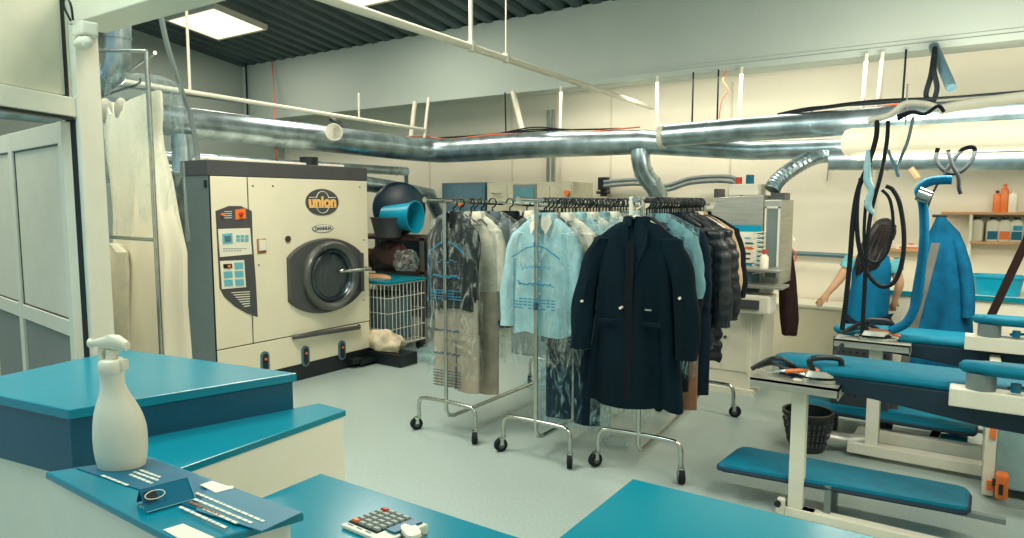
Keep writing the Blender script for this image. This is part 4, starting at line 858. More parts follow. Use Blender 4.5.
# ================================================================== FORM FINISHER (tall pressing machine)
def finisher():
    ox, oy = -1.82, 6.40
    t = empty('form_finisher', (ox, oy, 0), 'tall cream and steel form finisher with blue instruction panel', 'machine')
    yf = 6.10
    def L(px, py, y=yf): v = at(px, py, 'y', y); return v.x-ox, v.z
    MB().box((-.30, -.28, .02), (.22, .36, .86), bev=.01).build('base_cabinet', M['white'], t)
    MB().box((-.33, -.32, 0), (.26, .38, .05)).build('plinth', M['offw'], t)
    b = MB(); b.box((-.28, -.29, .2), (-.05, -.28, .8)); b.box((-.03, -.29, .2), (.2, -.28, .8)); b.build_each('door_panel', M['white'], t, bevel=.004)
    for x, z in ((-.1, .5), (.0, .5), (.0, .66)): MB().cyl((x, -.305, z), (x, -.29, z), .014, 10).build('screw_knob', M['char'], t)
    # sloped hood
    prof = [(-.28, .86), (-.28, 1.42), (-.12, 1.74), (.27, 1.76), (.27, .86)]
    MB().extr([(x, -.22, z) for x, z in prof], (0, .5, 0)).build('hood', M['brushed'], t, bevel=.004)
    MB().box((.27, -.2, .98), (.42, .26, 1.72), bev=.01).build('side_column', M['brushed'], t)
    b = MB(); b.box((.285, -.215, 1.05), (.30, -.2, 1.66)); b.box((.395, -.215, 1.05), (.41, -.2, 1.66)); b.box((.285, -.215, 1.645), (.41, -.2, 1.66)); b.build('column_frame', M['white'], t)
    MB().box((.30, -.208, 1.05), (.395, -.2, 1.645)).build('column_window', M['greyside'], t)
    MB().box((-.05, -.15, 1.76), (.2, .15, 1.86), bev=.008).build('top_box', M['white'], t)
    b = MB(); b.box((-.2, -.1, 1.74), (-.16, .1, 1.82)); b.box((.3, -.1, 1.72), (.42, .1, 1.78)); b.build_each('top_bracket', M['char'], t)
    b = MB(); b.cyl((.02, -.1, 1.86), (.02, -.1, 1.92), .03, 10); b.build('red_valve', M['red'], t); b = MB(); b.cyl((.12, -.1, 1.86), (.12, -.1, 1.94), .035, 10); b.build('blue_valve', M['tealprint'], t)
    # instruction panel
    ya = -.235
    def quad(n_, x0, z0, x1, z1, m, y=ya): return MB().box((x0, y, z0), (x1, y+.008, z1)).build(n_, m, t)
    quad('instruction_board', -.12, 1.12, .262, 1.50, M['bluep']); quad('instruction_sheet', -.10, 1.17, .235, 1.44, M['paper'], ya-.006)
    rn = random.Random(4)
    for r_ in range(5):
        b = MB()
        for c_ in range(3): 
            x0 = -.08+.1*c_+rn.uniform(0, .02); b.box((x0, ya-.012, 1.20+.045*r_), (x0+rn.uniform(.04, .08), ya-.006, 1.213+.045*r_+(.008 if r_ == 2 else 0)))
        b.build('sheet_text', [M['black'], M['char'], M['orange'], M['tealprint'], M['ltbl']][r_], t)
    quad('notice', -.02, .88, .02, 1.10, M['orange'], ya-.002); quad('lower_board', -.10, .86, .26, 1.11, M['tealg'])
    quad('notice_strip', -.02, 1.07, .04, 1.11, M['paper'], ya-.006)
    # clamp plates
    for z, x0, x1 in ((1.20-.08, .13, .50), (.98, .0, .52)):
        b = MB(); b.box((x0, -.52, z), (x1, -.26, z+.026), bev=.006); b.build('clamp_plate', M['brushed'], t)
    b = MB(); b.tube([(.3, -.42, .75), (.3, -.42, 1.14)], .02, 8); b.tube([(.42, -.4, .95), (.42, -.4, 1.14)], .014, 8); b.tube([(.2, -.4, .95), (.2, -.4, 1.14)], .014, 8); b.build_each('clamp_post', M['steel'], t, smooth=True)
    b = MB(); b.box((.08, -.5, .76), (.42, -.25, .92), bev=.02); b.build('clamp_housing', M['offw'], t)
    b = MB(); b.box((.14, -.52, .80), (.34, -.5, .88), bev=.006); b.build('clamp_drive', M['char'], t)
    MB().box((.16, -.26, .06), (.30, .2, .78), bev=.008).build('side_column', M['white'], t)
    b = MB(); b.tube([(.2, -.36, .8), (.16, -.37, .55), (.13, -.36, .35), (.2, -.33, .12), (.26, -.3, .08)], .014, 8, smooth=5); b.tube([(.40, -.3, .78), (.38, -.31, .6), (.40, -.3, .45), (.41, -.28, .3)], .013, 8, smooth=5); b.build_each('steam_hose', M['char'], t, smooth=True)
    b = MB(); b.cyl((.2, -.37, .72), (.2, -.37, .80), .025, 10); b.cyl((.40, -.31, .70), (.40, -.31, .76), .03, 10); b.build_each('hose_fitting', M['black'], t)
    # cone spring
    b = MB(); P = [Vector((.28+.045*math.cos(a)+.02*(a/60), -.30+.045*math.sin(a), 1.42-.006*a)) for a in [k*.35 for k in range(170)]]
    b.tube([Vector((.27+.05*math.cos(a)*(1-.0*a), -.30+.05*math.sin(a), 1.45-.0062*a)) for a in [k*.4 for k in range(150)]], .006, 5); b.build('coiled_hose', M['white'], t, smooth=True)
    b = MB(); b.lathe([(.032, 0), (.036, .01), (.036, .1), (.012, .13), (.012, .15), (.001, .15)], (0, 0, 0), 16); o = b.build('spray_bottle', M['paper'], None, smooth=True); o.location = (ox+.34, oy-.40, 1.138)
    b = MB(); b.lathe([(.017, .12), (.017, .165), (.001, .165)], (0, 0, 0), 12); b.build('cap', M['red'], o, smooth=True); tag(o, 'small white bottle with red cap standing on the finisher plate', 'bottle')
finisher()
def hung_coat():
    o = empty('brown_coat', at(788, 245, 'y', 6.7), 'dark brown coat hanging right of the form finisher', 'coat')
    rows = [(247, 783, 789), (256, 780, 793), (275, 779, 796), (300, 779, 798), (318, 780, 799), (334, 782, 797)]
    b = MB(); rings = []
    for i, (py, l, r) in enumerate(rows):
        a, c = at(l, py, 'y', 6.7), at(r, py, 'y', 6.7); cx = (a.x+c.x)/2; hw = (c.x-a.x)/2
        rings.append([Vector((cx+hw*math.cos(th), 6.7+.07*math.sin(th)*(1+.2*math.sin(th*5+i)), a.z))-o.location for th in [2*PI*k/28 for k in range(28)]])
    b.rings(rings); b.build('coat_body', cloth('dark_brown_cloth', (48, 32, 32)), o, smooth=True)
    b = MB(); b.tube([(0, 0, -.02), (0, 0, .05), (.03, 0, .08), (.05, 0, .05)], .006, 6, smooth=4); b.build('hanger_hook', M['steel'], o)
hung_coat()
# ================================================================== IRONING TABLES
def rounded_board(b, x0, x1, yc, hw, z0, z1, nose=.35, n=14, rr=.02, tip=.30):
    """plan outline with tapered round nose at x0"""
    pts = []
    for k in range(n+1):
        a = PI/2 + PI*k/n; pts.append((x0+hw*tip*2 + hw*tip*2*math.cos(a), yc + hw*(.62)*math.sin(a)))
    poly = [(x1, yc+hw), (x0+nose, yc+hw*.97)] + pts + [(x0+nose, yc-hw*.97), (x1, yc-hw)]
    c = Vector(((x0+x1)/2, yc, 0))
    def ins(p, d):
        x, y = p; s_ = 1-d/hw; return Vector((x + (d if x < x0+nose*.6 else 0), yc+(y-yc)*s_, 0))
    rings = [[ins(p, rr)+Vector((0, 0, z0)) for p in poly], [ins(p, 0)+Vector((0, 0, z0+rr)) for p in poly], [ins(p, 0)+Vector((0, 0, z1-rr)) for p in poly], [ins(p, rr)+Vector((0, 0, z1)) for p in poly]]
    b.rings(rings); return b
def ironing(i, px_, y0, nose_x, yb, lower, armx, army, zb, zarm):
    t = empty('ironing_table', (px_, y0, 0), ['nearest professional ironing table with blue boards and white frame', 'farther professional ironing table with blue boards, in front of woman'][i], 'ironing table', 'professional ironing tables')
    X = lambda x: x-px_
    Y = lambda y: y-y0
    # floor frame
    b = MB(); b.box((-.14, -.05, .03), (X(.1), .05, .10)) if i else b.box((-.05, -.035, .0), (X(.4), .035, .05)); b.box((-.10, .27, .03), (X(.1), .36, .11)) if i else b.box((-.1, -.03, .0), (.1, .03, .05))
    b.build('floor_rail', M['white'], t, bevel=.004)
    if i: 
        b = MB(); b.box((-.12, .04, .05), (-.02, .30, .12), bev=.01); b.build('cross_foot', M['white'], t)
        b = MB(); b.tube([(-.30, -.02, .09), (-.16, .06, .07), (-.02, .02, .1)], .055, 12); b.build('foot_pedal', M['brushed'], t, smooth=True)
    b = MB(); b.box((-.038, -.03, .05), (.038, .03, .76), bev=.006); b.build('post', M['white'], t)
    b = MB(); b.box((-.03, .05, .05), (.035, .11, .75), bev=.006) if i else b.box((.14, .0, .04), (.17, .03, .2)); b.build('rear_post', M['greyside'], t)
    b = MB(); b.cyl((.045, 0, .66), (.09, 0, .66), .02, 12); b.cyl((.045, 0, .28), (.085, 0, .28), .018, 12); b.build_each('clamp_knob', M['black'], t, smooth=True)
    if not i:
        b = MB(); b.box((-.09, -.04, .0), (-.05, .0, .09), bev=.008); b.build('foot_bracket', M['white'], t); b = MB(); b.cyl((-.08, -.075, .07), (-.08, -.06, .07), .018, 12); b.build('foot_bolt', M['black'], t)
    # iron rest tray
    zt = .755 if not i else .80
    b = MB(); b.box((-.24, -.10, zt-.012), (.20, .12, zt)); b.box((-.24, -.10, zt-.05), (.20, -.094, zt)); b.box((.194, -.10, zt-.06), (.20, .12, zt)); b.build('iron_tray', M['brushed'], t)
    b = MB()
    for k in range(5): b.cyl((-.19+.085*k, -.102, zt-.03), (-.19+.085*k, -.094, zt-.03), .008, 8)
    b.build_each('tray_bolt', M['char'], t)
    # main board
    b = MB(); rounded_board(b, X(nose_x), X(1.35), Y(yb), .19, zb-.05, zb, .30, rr=.018); b.build('main_board', M['padb'], t, smooth=True, bevel=0)
    b = MB(); bm = b.bm; rings = []
    for x, zz, h in ((nose_x+.05, .10, .05), (nose_x+.2, .17, .065), (nose_x+.6, .185, .10), (nose_x+1.0, .185, .15), (1.35, .185, .20)):
        rings.append([Vector((X(x), Y(yb)+s*h_, z)) for s, h_, z in ((-1, zz, zb-.045), (-1, zz*.9, zb-.05-h), (1, zz*.9, zb-.05-h), (1, zz, zb-.045))])
    b.rings(rings); b.build('board_body', M['padd'], t, bevel=.01)
    # lower board
    (lx0, ly0), (lx1, ly1), (rx1, ry1), (rx0, ry0) = lower
    poly = [(lx1, ly1), (lx0, ly0), (rx0, ry0), (rx1, ry1)]
    ch = []
    for k in range(4):
        p, q_, r_ = [Vector((*poly[(k+s) % 4], 0)) for s in (-1, 0, 1)]
        ra = .05
        for f in (0, .5, 1):
            a = q_+(p-q_).normalized()*ra; c = q_+(r_-q_).normalized()*ra; m_ = (a+c)/2*.45+q_*.55
            ch.append([a, m_, c][int(f*2)])
    cc = sum(ch, Vector())/len(ch); z = .215
    b = MB(); b.rings([[Vector((X(cc.x+(p.x-cc.x)*s), Y(cc.y+(p.y-cc.y)*s), zz)) for p in ch] for s, zz in ((.97, z-.045), (1, z-.035), (1, z-.01), (.975, z))]); lb = b.build('lower_board', M['padb'], t, smooth=True)
    b = MB(); b.tube([Vector((X(p.x), Y(p.y), z-.03)) for p in ch+[ch[0]]], .013, 6); b.build('board_piping', M['padd'], lb, smooth=True)
    xm = (lx1+rx1)/2
    b = MB(); b.box((X(xm)-.03, Y((ly0+ly1)/2)-.03, 0.0), (X(xm)+.01, Y((ly0+ly1)/2)+.03, z-.045)); b.box((X(xm)-.3, Y((ly0+ly1)/2)-.02, z-.07), (X(rx0)+.15, Y((ly0+ly1)/2)+.02, z-.045)); b.build('lower_board_support', M['greyside'], t)
    # arm and sleeve board
    b = MB(); b.box((X(armx), Y(army)-.06, zarm-.085), (X(1.35), Y(army)+.06, zarm), bev=.006); b.build('arm', M['white'], t)
    b = MB(); b.cyl((X(armx)+.12, Y(army), zarm), (X(armx)+.12, Y(army), zarm+.075), .06, 20); b.build('pivot', M['greyside'], t, smooth=True)
    b = MB(); rounded_board(b, X(armx+.03), X(1.1), Y(army), .075, zarm+.075, zarm+.125, .12, rr=.015, tip=.45); b.build('sleeve_board', M['padb'], t, smooth=True)
    b = MB(); b.cyl((X(armx)+.25, Y(army)-.03, zarm+.01), (X(armx)+.25, Y(army)-.03, zarm+.05), .02, 8); b.cyl((X(armx)+.22, Y(army), zarm+.02), (X(armx)+.30, Y(army), zarm+.03), .008, 6); b.build('arm_fitting', M['tealprint'], t, smooth=True)
    # body on the right
    xb = .10 if i else .36
    b = MB(); b.box((X(xb), Y(y0)-.33 if i else -.3, 0.02), (X(xb)+.055, .36, .78), bev=.006); b.build('side_frame', M['white'], t)
    MB().box((X(xb)+.055, -.28, .06), (X(1.3), .34, .70), bev=.01).build('suction_cabinet', mat('pale_teal_enamel', (140, 170, 172), .4), t)
    b = MB()
    for z in (.42, .36, .05, .12): b.cyl((X(xb)+.03, -.36, z), (X(xb)+.03, -.325, z), .016, 10)
    b.build_each('bolt', M['black'], t)
    b = MB()
    for z in (.39, .085): b.box((X(xb)+.02, -.345, z-.03), (X(xb)+.05, -.325, z+.03), bev=.004)
    b.build_each('orange_clamp', M['orange'], t)
    if i:
        b = MB(); b.box((X(.16), -.42, .02+.02), (X(.22), -.325, .18), bev=.014); b.build('main_switch', M['orange'], t); b = MB(); b.cyl((X(.16), -.37, .12), (X(.145), -.37, .12), .02, 10); b.box((X(.175), -.425, .07), (X(.195), -.42, .13)); b.build_each('switch_button', M['black'], t)
        b = MB(); b.cyl((X(.09), .1, .55), (X(.105), .1, .55), .012, 8); b.cyl((X(.09), -.1, .08), (X(.105), -.1, .08), .012, 8); b.build_each('frame_screw', M['char'], t)
        b = MB(); b.cyl((X(-.12), Y(5.62), z), (X(.0), Y(5.62), z), .001, 6); rounded_board(b, X(-.14), X(.02), Y(5.45), .07, z, z+.035, .05, rr=.01, tip=.5); b.build('small_pad', M['padb'], lb, smooth=True)
    return t
g1 = [at(740, 445, 'z', .215), at(716, 463, 'z', .215), at(968, 508, 'z', .215), at(970, 487, 'z', .215)]
g2 = [at(812, 390, 'z', .215), at(792, 403, 'z', .215), at(975, 431, 'z', .215), at(978, 412, 'z', .215)]
q = lambda g: [(g[0].x, g[0].y), (g[1].x, g[1].y), (g[2].x, g[2].y), (g[3].x, g[3].y)]
def lb(g): a = q(g); return (a[0], a[1], a[2], a[3])
ironing(0, -.74, 3.86, -.92, 4.02, lb(g1), -.07, 3.80, .845, .84)
ironing(1, -.51, 5.03, -.80, 5.22, lb(g2), -.03, 4.98, .845, .90)

def iron(name, loc, rz, label, red):
    t = empty(name, loc, label, 'iron', 'steam irons', rz)
    b = MB(); rings = []
    for s, z in ((1, 0), (1, .018), (.96, .03), (.8, .06)):
        out = []
        for k in range(24):
            a = 2*PI*k/24; x = .12*math.cos(a); y = .055*math.sin(a)*(1-.55*max(0, math.cos(a))**1.5); out.append(Vector((x*s, y*s, z)))
        rings.append(out)
    b.rings(rings[:2]); b.build('soleplate', M['steel'], t, smooth=True)
    b = MB(); b.rings(rings[2:]); b.build('iron_body', M['brushed'], t, smooth=True)
    b = MB(); b.tube([(-.07, 0, .06), (-.08, 0, .12), (.06, 0, .125), (.07, 0, .06)], .016, 8, smooth=4); b.build('handle', M['black'], t, smooth=True)
    b = MB(); b.cyl((-.06, 0, .055), (.05, 0, .055), .02, 8); b.build('heat_guard', M['orange' if red else 'brown'], t, smooth=True)
iron('steam_iron', (-.62, 3.88, .757), .5, 'steel steam iron on the near table tray', True)
iron('steam_iron', (-.50, 5.03, .802), .2, 'steel steam iron on the far table tray behind', False)
def rest(loc, label):
    t = empty('iron_rest_tool', loc, label, 'tool')
    b = MB(); b.tube([(-.12, -.05, .012), (.0, -.03, .03), (.14, -.06, .02)], .008, 6, smooth=3); b.build('steel_rod', M['steel'], t, smooth=True)
    b = MB(); b.tube([(-.02, -.05, .03), (.08, -.04, .045), (.15, .0, .02)], .011, 6, smooth=3); b.build('red_grip', M['orange'], t, smooth=True)
    b = MB(); b.tube([(-.20, -.04, .015), (-.12, .0, .07), (-.05, -.03, .09), (.02, .0, .05)], .013, 8, smooth=4); b.build('black_lever', M['black'], t, smooth=True)
    b = MB(); b.tube([(-.18, 0, .02), (-.1, .02, .05), (0, 0, .03), (.1, .02, .04)], .012, 6, smooth=4); b.build('metal_bar', M['char'], t, smooth=True)
    b = MB(); b.lathe([(.001, 0), (.035, .005), (.04, .03), (.02, .05), (.001, .055)], (.16, .02, .10), 12); b.lathe([(.001, 0), (.035, .005), (.04, .03), (.02, .05), (.001, .055)], (-.17, .0, .03), 12); b.cyl((.16, .02, .1), (.09, 0, .03), .008, 6); b.build_each('black_knob', M['black'], t, smooth=True)
rest((-.80, 3.90, .762), 'tangle of steel bars with black knobs on near iron tray')
rest((-.52, 5.06, .81), 'small steel fittings with black knobs on far iron tray')
# black perforated seat/monitor under table two
t = empty('perforated_panel', (-.62, 5.5, 0), 'dark perforated metal unit standing under the far ironing board', 'unit')
MB().box((-.22, -.03, .15), (.16, .1, .72), bev=.01).build('body', M['char'], t); b = MB(); 
for k in range(8):
    for j in range(8): b.cyl((-.19+.045*k, -.036, .3+.045*j), (-.19+.045*k, -.03, .3+.045*j), .009, 6)
b.build('perforation', M['black'], t); b = MB(); b.box((-.2, 0, 0), (-.17, .06, .16)); b.box((.11, 0, 0), (.14, .06, .16)); b.build_each('leg', M['char'], t)

# waste basket
t = empty('waste_basket', (-.90, 4.98, 0), 'black latticed plastic waste basket under the ironing tables', 'basket')
b = MB(); b.lathe([(.001, .0), (.105, .0), (.115, .015), (.135, .18), (.155, .255)], (0, 0, 0), 28, cap=False); b.lathe([(.160, .245), (.168, .25), (.168, .275), (.150, .275), (.148, .25), (.11, .02), (.001, .02)], (0, 0, 0), 28, cap=False); b.build('basket_wall', M['black'], t, smooth=True)
b = MB()
for k in range(28):
    a = 2*PI*k/28
    for j in range(4): 
        r = .122+.010*j; z = .05+.045*j; b.tube([(r*math.cos(a), r*math.sin(a), z), ((r+.008)*math.cos(a), (r+.008)*math.sin(a), z+.03)], .006, 4)
b.build('lattice', M['char'], t)

# ================================================================== HOSES AND CABLES OVER THE IRONING TABLES
yc = 5.0
A = lambda px, py, y=yc: at(px, py, 'y', y)
cable('steam_cable', [A(877, 122, 5.45), A(876, 138, 5.2), A(868, 165), A(858, 190), A(853, 220), A(850, 260), A(846, 300), A(842, 330)], .016, M['rubber'], 'thick black cable hanging from duct down to left end of the far ironing board', 'cable', 8)
cable('steam_cable', [A(888, 122, 5.45), A(887, 140, 5.2), A(882, 170), A(874, 200), A(869, 225), A(866, 260), A(864, 300), A(862, 335)], .013, M['rubber'], 'black cable hanging in front of the woman to far iron', 'cable', 8)
cable('looped_hose', [A(861, 178), A(857, 205), A(858, 240), A(866, 270), A(880, 286), A(894, 282), A(902, 262), A(904, 235), A(900, 205), A(893, 190), A(886, 186)], .014, M['rubber'], 'large black hose loop hanging in front of the woman', 'hose', 8)
cable('looped_hose', [A(866, 200), A(864, 235), A(867, 258), A(878, 262), A(888, 250), A(893, 225), A(890, 200), A(882, 190)], .010, M['rubber'], 'smaller inner black hose loop behind the light blue tie', 'hose', 8)
cable('hanging_cable', [A(913, 118, 5.6), A(908, 140), A(900, 160), A(897, 172), A(899, 176), A(892, 160), A(888, 150)], .010, M['tealg'], 'short grey blue cable hooked over the white lamp', 'cable')
cable('cloth_tie', [A(868, 150, 4.98), A(867, 178, 4.98), A(871, 190, 4.98), A(868, 205, 4.98), A(874, 214, 4.98)], [.012, .024, .02, .022, .01], mat('pale_blue_cloth', (150, 196, 206), .8, bump=.4, bscale=30), 'pale blue cloth strip tied around the hanging hoses', 'cloth', 8)
cable('lamp_hook', [A(871, 150, 5.1), A(871, 178, 5.1)], .012, M['steel'], 'thin steel hook rod under the white lamp', 'hook')
cable('coiled_cable', [A(938, 148, 5.3), A(936, 160, 5.3), A(946, 172, 5.3), A(960, 172, 5.3), A(972, 160, 5.3), A(974, 148, 5.3), A(962, 150, 5.3), A(950, 165, 5.3), A(944, 176, 5.3)], .013, M['rubber'], 'coil of black cable hanging under the lamp above the blue hose', 'cable', 8)
cable('coiled_cable', [A(948, 150, 5.25), A(952, 165, 5.25), A(958, 176, 5.25), A(959, 188, 5.25), A(961, 194, 5.25)], .012, M['rubber'], 'short black cable end beside the blue sleeved hose', 'cable', 8)
cable('hose_wire', [A(947, 172, 5.2), A(940, 180, 5.2), A(932, 195, 5.2), A(926, 212, 5.2)], .008, M['rubber'], 'thin black wire running along the blue sleeved hose', 'cable')
hz = [A(952, 180, 5.15), A(943, 180, 5.15), A(932, 181, 5.15), A(923, 185, 5.15), A(919, 191, 5.15), A(922, 200, 5.15), A(924, 215, 5.15), A(924, 240, 5.12), A(921, 270, 5.1), A(917, 300, 5.08), A(907, 322, 5.05), A(890, 331, 5.03)]
cable('blue_sleeved_hose', hz, .028, mat('blue_hose_sleeve', (0, 92, 130), .8, spec=.15, bump=.4, bscale=30), 'bright blue fabric sleeved hose hanging down to the far ironing board', 'hose', 12)
o0 = A(923, 198, 5.1); b = MB(); b.cyl((-.03, 0, .03), (.04, 0, .0), .045, 14); o = b.build('hose_clamp', M['steel'], None, smooth=True); o.location = o0; tag(o, 'steel clamp around the blue sleeved hose', 'clamp')
cable('iron_cable', [A(842, 345, 4.9), at(828, 362, 'y', 4.5), at(812, 368, 'y', 4.1), at(800, 370, 'y', 3.9)], .014, M['rubber'], 'black cable running to the near iron', 'cable', 8)
cable('iron_cable', [A(864, 333, 5.0), A(875, 342, 5.0), A(882, 338, 5.0), A(890, 336, 5.0)], .012, M['rubber'], 'black cable end at the far iron', 'cable', 8)
cable('hose_end', [at(911, 168, 'y', 5.5), at(918, 178, 'y', 5.5)], .02, M['brown'], 'small brown hose end under the lamp', 'hose')
cable('rail_pipe', [at(939, 110, 'y', 5.6), at(1030, 96, 'y', 5.6), Vector((RX-.05, 5.6, 2.5))], .035, M['offw'], 'white rail pipe above the long white lamp', 'pipe', 10)
cable('conduit_knot', [at(868, 121, 'y', 5.5), at(890, 115, 'y', 5.5), at(905, 104, 'y', 5.5), at(925, 104, 'y', 5.5), at(938, 108, 'y', 5.5)], .022, M['white'], 'grey conduit twisting between duct and rail pipe', 'pipe', 10)
for dz in (0, .05): cable('black_cable', [at(898, 116+dz*60, 'y', 5.45), at(912, 112, 'y', 5.4), at(925, 114, 'y', 5.4), at(938, 106, 'y', 5.4), at(944, 112, 'y', 5.4)], .013, M['rubber'], 'short dark cable wrapped around the conduit above the lamp', 'cable', grp='dark cables on the conduit')
# long lamp
t = empty('trough_lamp', (-.86, 5.62, 2.12), 'long glowing white trough lamp hanging under the duct on the right', 'lamp')
prof = lambda x, s: [Vector((x, .12*math.cos(a)*s, .085*math.sin(a)*s + (.03 if math.sin(a) > 0 else 0)*s)) for a in [2*PI*k/24 for k in range(24)]]
b = MB(); b.rings([prof(0, .55), prof(.02, .9), prof(.06, 1), prof(RX+.7, 1.0)]); b.build('lamp_shade', mat('lamp_shade_white', (250, 236, 202), .5, var=0, emit=.55), t, smooth=True)
b = MB(); b.box((.1, -.05, -.115), (RX+.6, .05, -.10)); b.build('tube', mat('lamp_diffuser', (255, 240, 204), .5, var=0, emit=1.5), t)
b = MB()
for x in (.4, 1.4, 2.4): b.cyl((x, 0, .1), (x, 0, .75 if x > 3 else .40), .006, 6)
b.build('suspension_wire', M['steel'], t)

# ================================================================== BLUE COAT ON FORM + LEANING BARS
def blue_coat():
    y = 6.1; o = empty('blue_work_coat', at(940, 216, 'y', y), 'bright blue long coat hanging on a black topped form behind ironing tables', 'coat')
    rows = [(217, 936, 945), (222, 934, 950), (232, 929, 960), (245, 922, 966), (262, 917, 969), (285, 913, 972), (310, 909, 973), (335, 905, 974), (366, 900, 976)]
    b = MB(); rings = []
    for i, (py, l, r) in enumerate(rows):
        a, c = at(l, py, 'y', y), at(r, py, 'y', y); cx, hw = (a.x+c.x)/2, (c.x-a.x)/2; u = i/8
        rings.append([Vector((cx+hw*math.cos(th), y+(.05+.10*u)*math.sin(th)*(1+u*(.22*math.sin(th*5+.4)+.12*math.sin(th*9+i*.3))), a.z))-o.location for th in [2*PI*k/48 for k in range(48)]])
    b.rings(rings, cap1=False); b.build('coat_body', cloth('blue_work_cloth', (0, 84, 120), var=.16), o, smooth=True)
    for sx, pp in ((1, ((957, 240), (964, 265), (968, 295), (968, 318))), (-1, ((932, 240), (926, 262), (922, 290), (918, 316)))):
        b = MB(); b.tube([at(*p, 'y', y-.05-.02*j)-o.location for j, p in enumerate(pp)], [.035, .045, .045, .04], 12, smooth=5); b.build('sleeve', MATS['blue_work_cloth'], o, smooth=True)
    b = MB(); b.box((-.05, -.03, -.01), (.05, .03, .012), bev=.005); b.build('form_top', M['black'], o)
    b = MB(); b.cyl((0, 0, -1.6+.02), (0, 0, -.02), .02, 10); b.cyl((0, 0, -1.585), (0, 0, -1.56), .2, 20); b.build('form_stand', M['char'], o, smooth=True)
blue_coat()
def bar(name, a, c, w, th, m, label, cat='bar'):
    a, c = Vector(a), Vector(c); b = MB(); d = (c-a); s = Vector((w/2, 0, 0)); n = Vector((0, th/2, 0))
    b.rings([[s*i+n*j for i, j in ((-1, -1), (1, -1), (1, 1), (-1, 1))], [d+s*i+n*j for i, j in ((-1, -1), (1, -1), (1, 1), (-1, 1))]]); o = b.build(name, m, None, bevel=.003); o.location = a; return tag(o, label, cat)
A2, B2 = at(936, 243, 'y', 5.85), at(913, 330, 'y', 5.7)
f = (0-A2.z)/(B2.z-A2.z); G = A2+(B2-A2)*f*.98; G.z = 0.0
bar('steel_plank', G, A2, .055, .03, mat('weathered_plank', (84, 86, 82), .8, spec=.1, var=.15, scale=6), 'grey steel plank leaning in front of the blue coat', 'plank')
A2, B2 = at(1024, 246, 'y', 6.2), at(990, 318, 'y', 6.0); d_ = (A2-B2)
G = B2 + (B2-A2)*(B2.z/(A2.z-B2.z)); T_ = A2+d_*.25; G.z = 0
bar('wooden_bar', G, T_, .055, .04, mat('dark_bar_wood', (34, 24, 22), .8, spec=.05), 'dark wooden bar leaning at the right edge of picture')

# ================================================================== WALL SHELVES AND BOTTLES
t = empty('wall_shelf', (0, BY, 0), 'two tier pale wooden wall shelf with bottles at the right', 'shelf')
for z, x0 in ((1.605, -.30), (1.335, -.06)): MB().box((x0, -.24, z-.022), (1.7, 0, z)).build('shelf_board', M['wood'], t, bevel=.003)
MB().box((-.07, -.23, 1.2), (-.045, 0, 1.583)).build('shelf_side', M['offw'], t)
MB().box((1.3, -.23, 1.2), (1.325, 0, 1.583)).build('shelf_side', M['offw'], t)
def jug(x, z, h, r, m, cap, lab, label, g=None, slim=False):
    o = empty('detergent_bottle', (x, BY-.13, z), label, 'bottle', g)
    b = MB(); sx, sy = r, r*.7
    rings = [[Vector((sx*s*math.copysign(abs(math.cos(a))**.6, math.cos(a)), sy*s*math.copysign(abs(math.sin(a))**.6, math.sin(a)), zz)) for a in [2*PI*k/28 for k in range(28)]] for s, zz in ((.9, 0), (1, .01), (1, h*.72), (.85, h*.82), (.4, h*.88), (.4, h*.93))]
    b.rings(rings); b.build('bottle_body', m, o, smooth=True)
    b = MB(); b.lathe([(r*.48, h*.90), (r*.48, h), (.001, h)], (0, 0, 0), 16); b.build('cap', cap, o, smooth=True)
    if lab: b = MB(); b.box((-sx*.75, -sy*1.05, h*.08), (sx*.75, -sy*.98, h*.42)); b.build('label_sticker', lab[0], o)
    if lab and len(lab) > 1: b = MB(); b.box((-sx*.55, -sy*1.08, h*.46), (sx*.75, -sy*.99, h*.66)); b.build('upper_sticker', lab[1], o)
dfs = [(976, M['paper'], None), (992, M['offw'], [M['tealprint']]), (1004, M['offw'], [M['orange']]), (1016, M['offw'], [M['tealprint'], M['bluep']])]
nm = ['plain cream jug, leftmost on the lower wall shelf', 'white jug with teal label on the lower wall shelf', 'white jug with orange label on the lower wall shelf', 'white jug with two blue labels on the lower wall shelf']
for (px, m, lab), n_ in zip(dfs, nm):
    v = at(px+1, 225, 'y', 7.87); jug(v.x, 1.335, .225, .052, m, M['black'], lab, n_)
for k in range(4): jug(.46+.13*k, 1.335, .225, .052, M['offw'], M['black'], [M['tealprint'] if k % 2 else M['orange']], 'white detergent jug at the right end of the lower wall shelf', 'jugs past the picture edge')
v = at(997, 200, 'y', 7.87); jug(v.x, 1.605, .20, .03, M['orange'], M['black'], None, 'short orange bottle with black cap on the top wall shelf')
v = at(1003, 200, 'y', 7.87); jug(v.x+.01, 1.605, .26, .032, M['orange'], M['orange'], None, 'tall orange bottle on the top wall shelf')
v = at(1013, 200, 'y', 7.87); jug(v.x, 1.605, .2, .035, M['paper'], M['offw'], None, 'pale bottle on the top wall shelf right of the orange bottles')

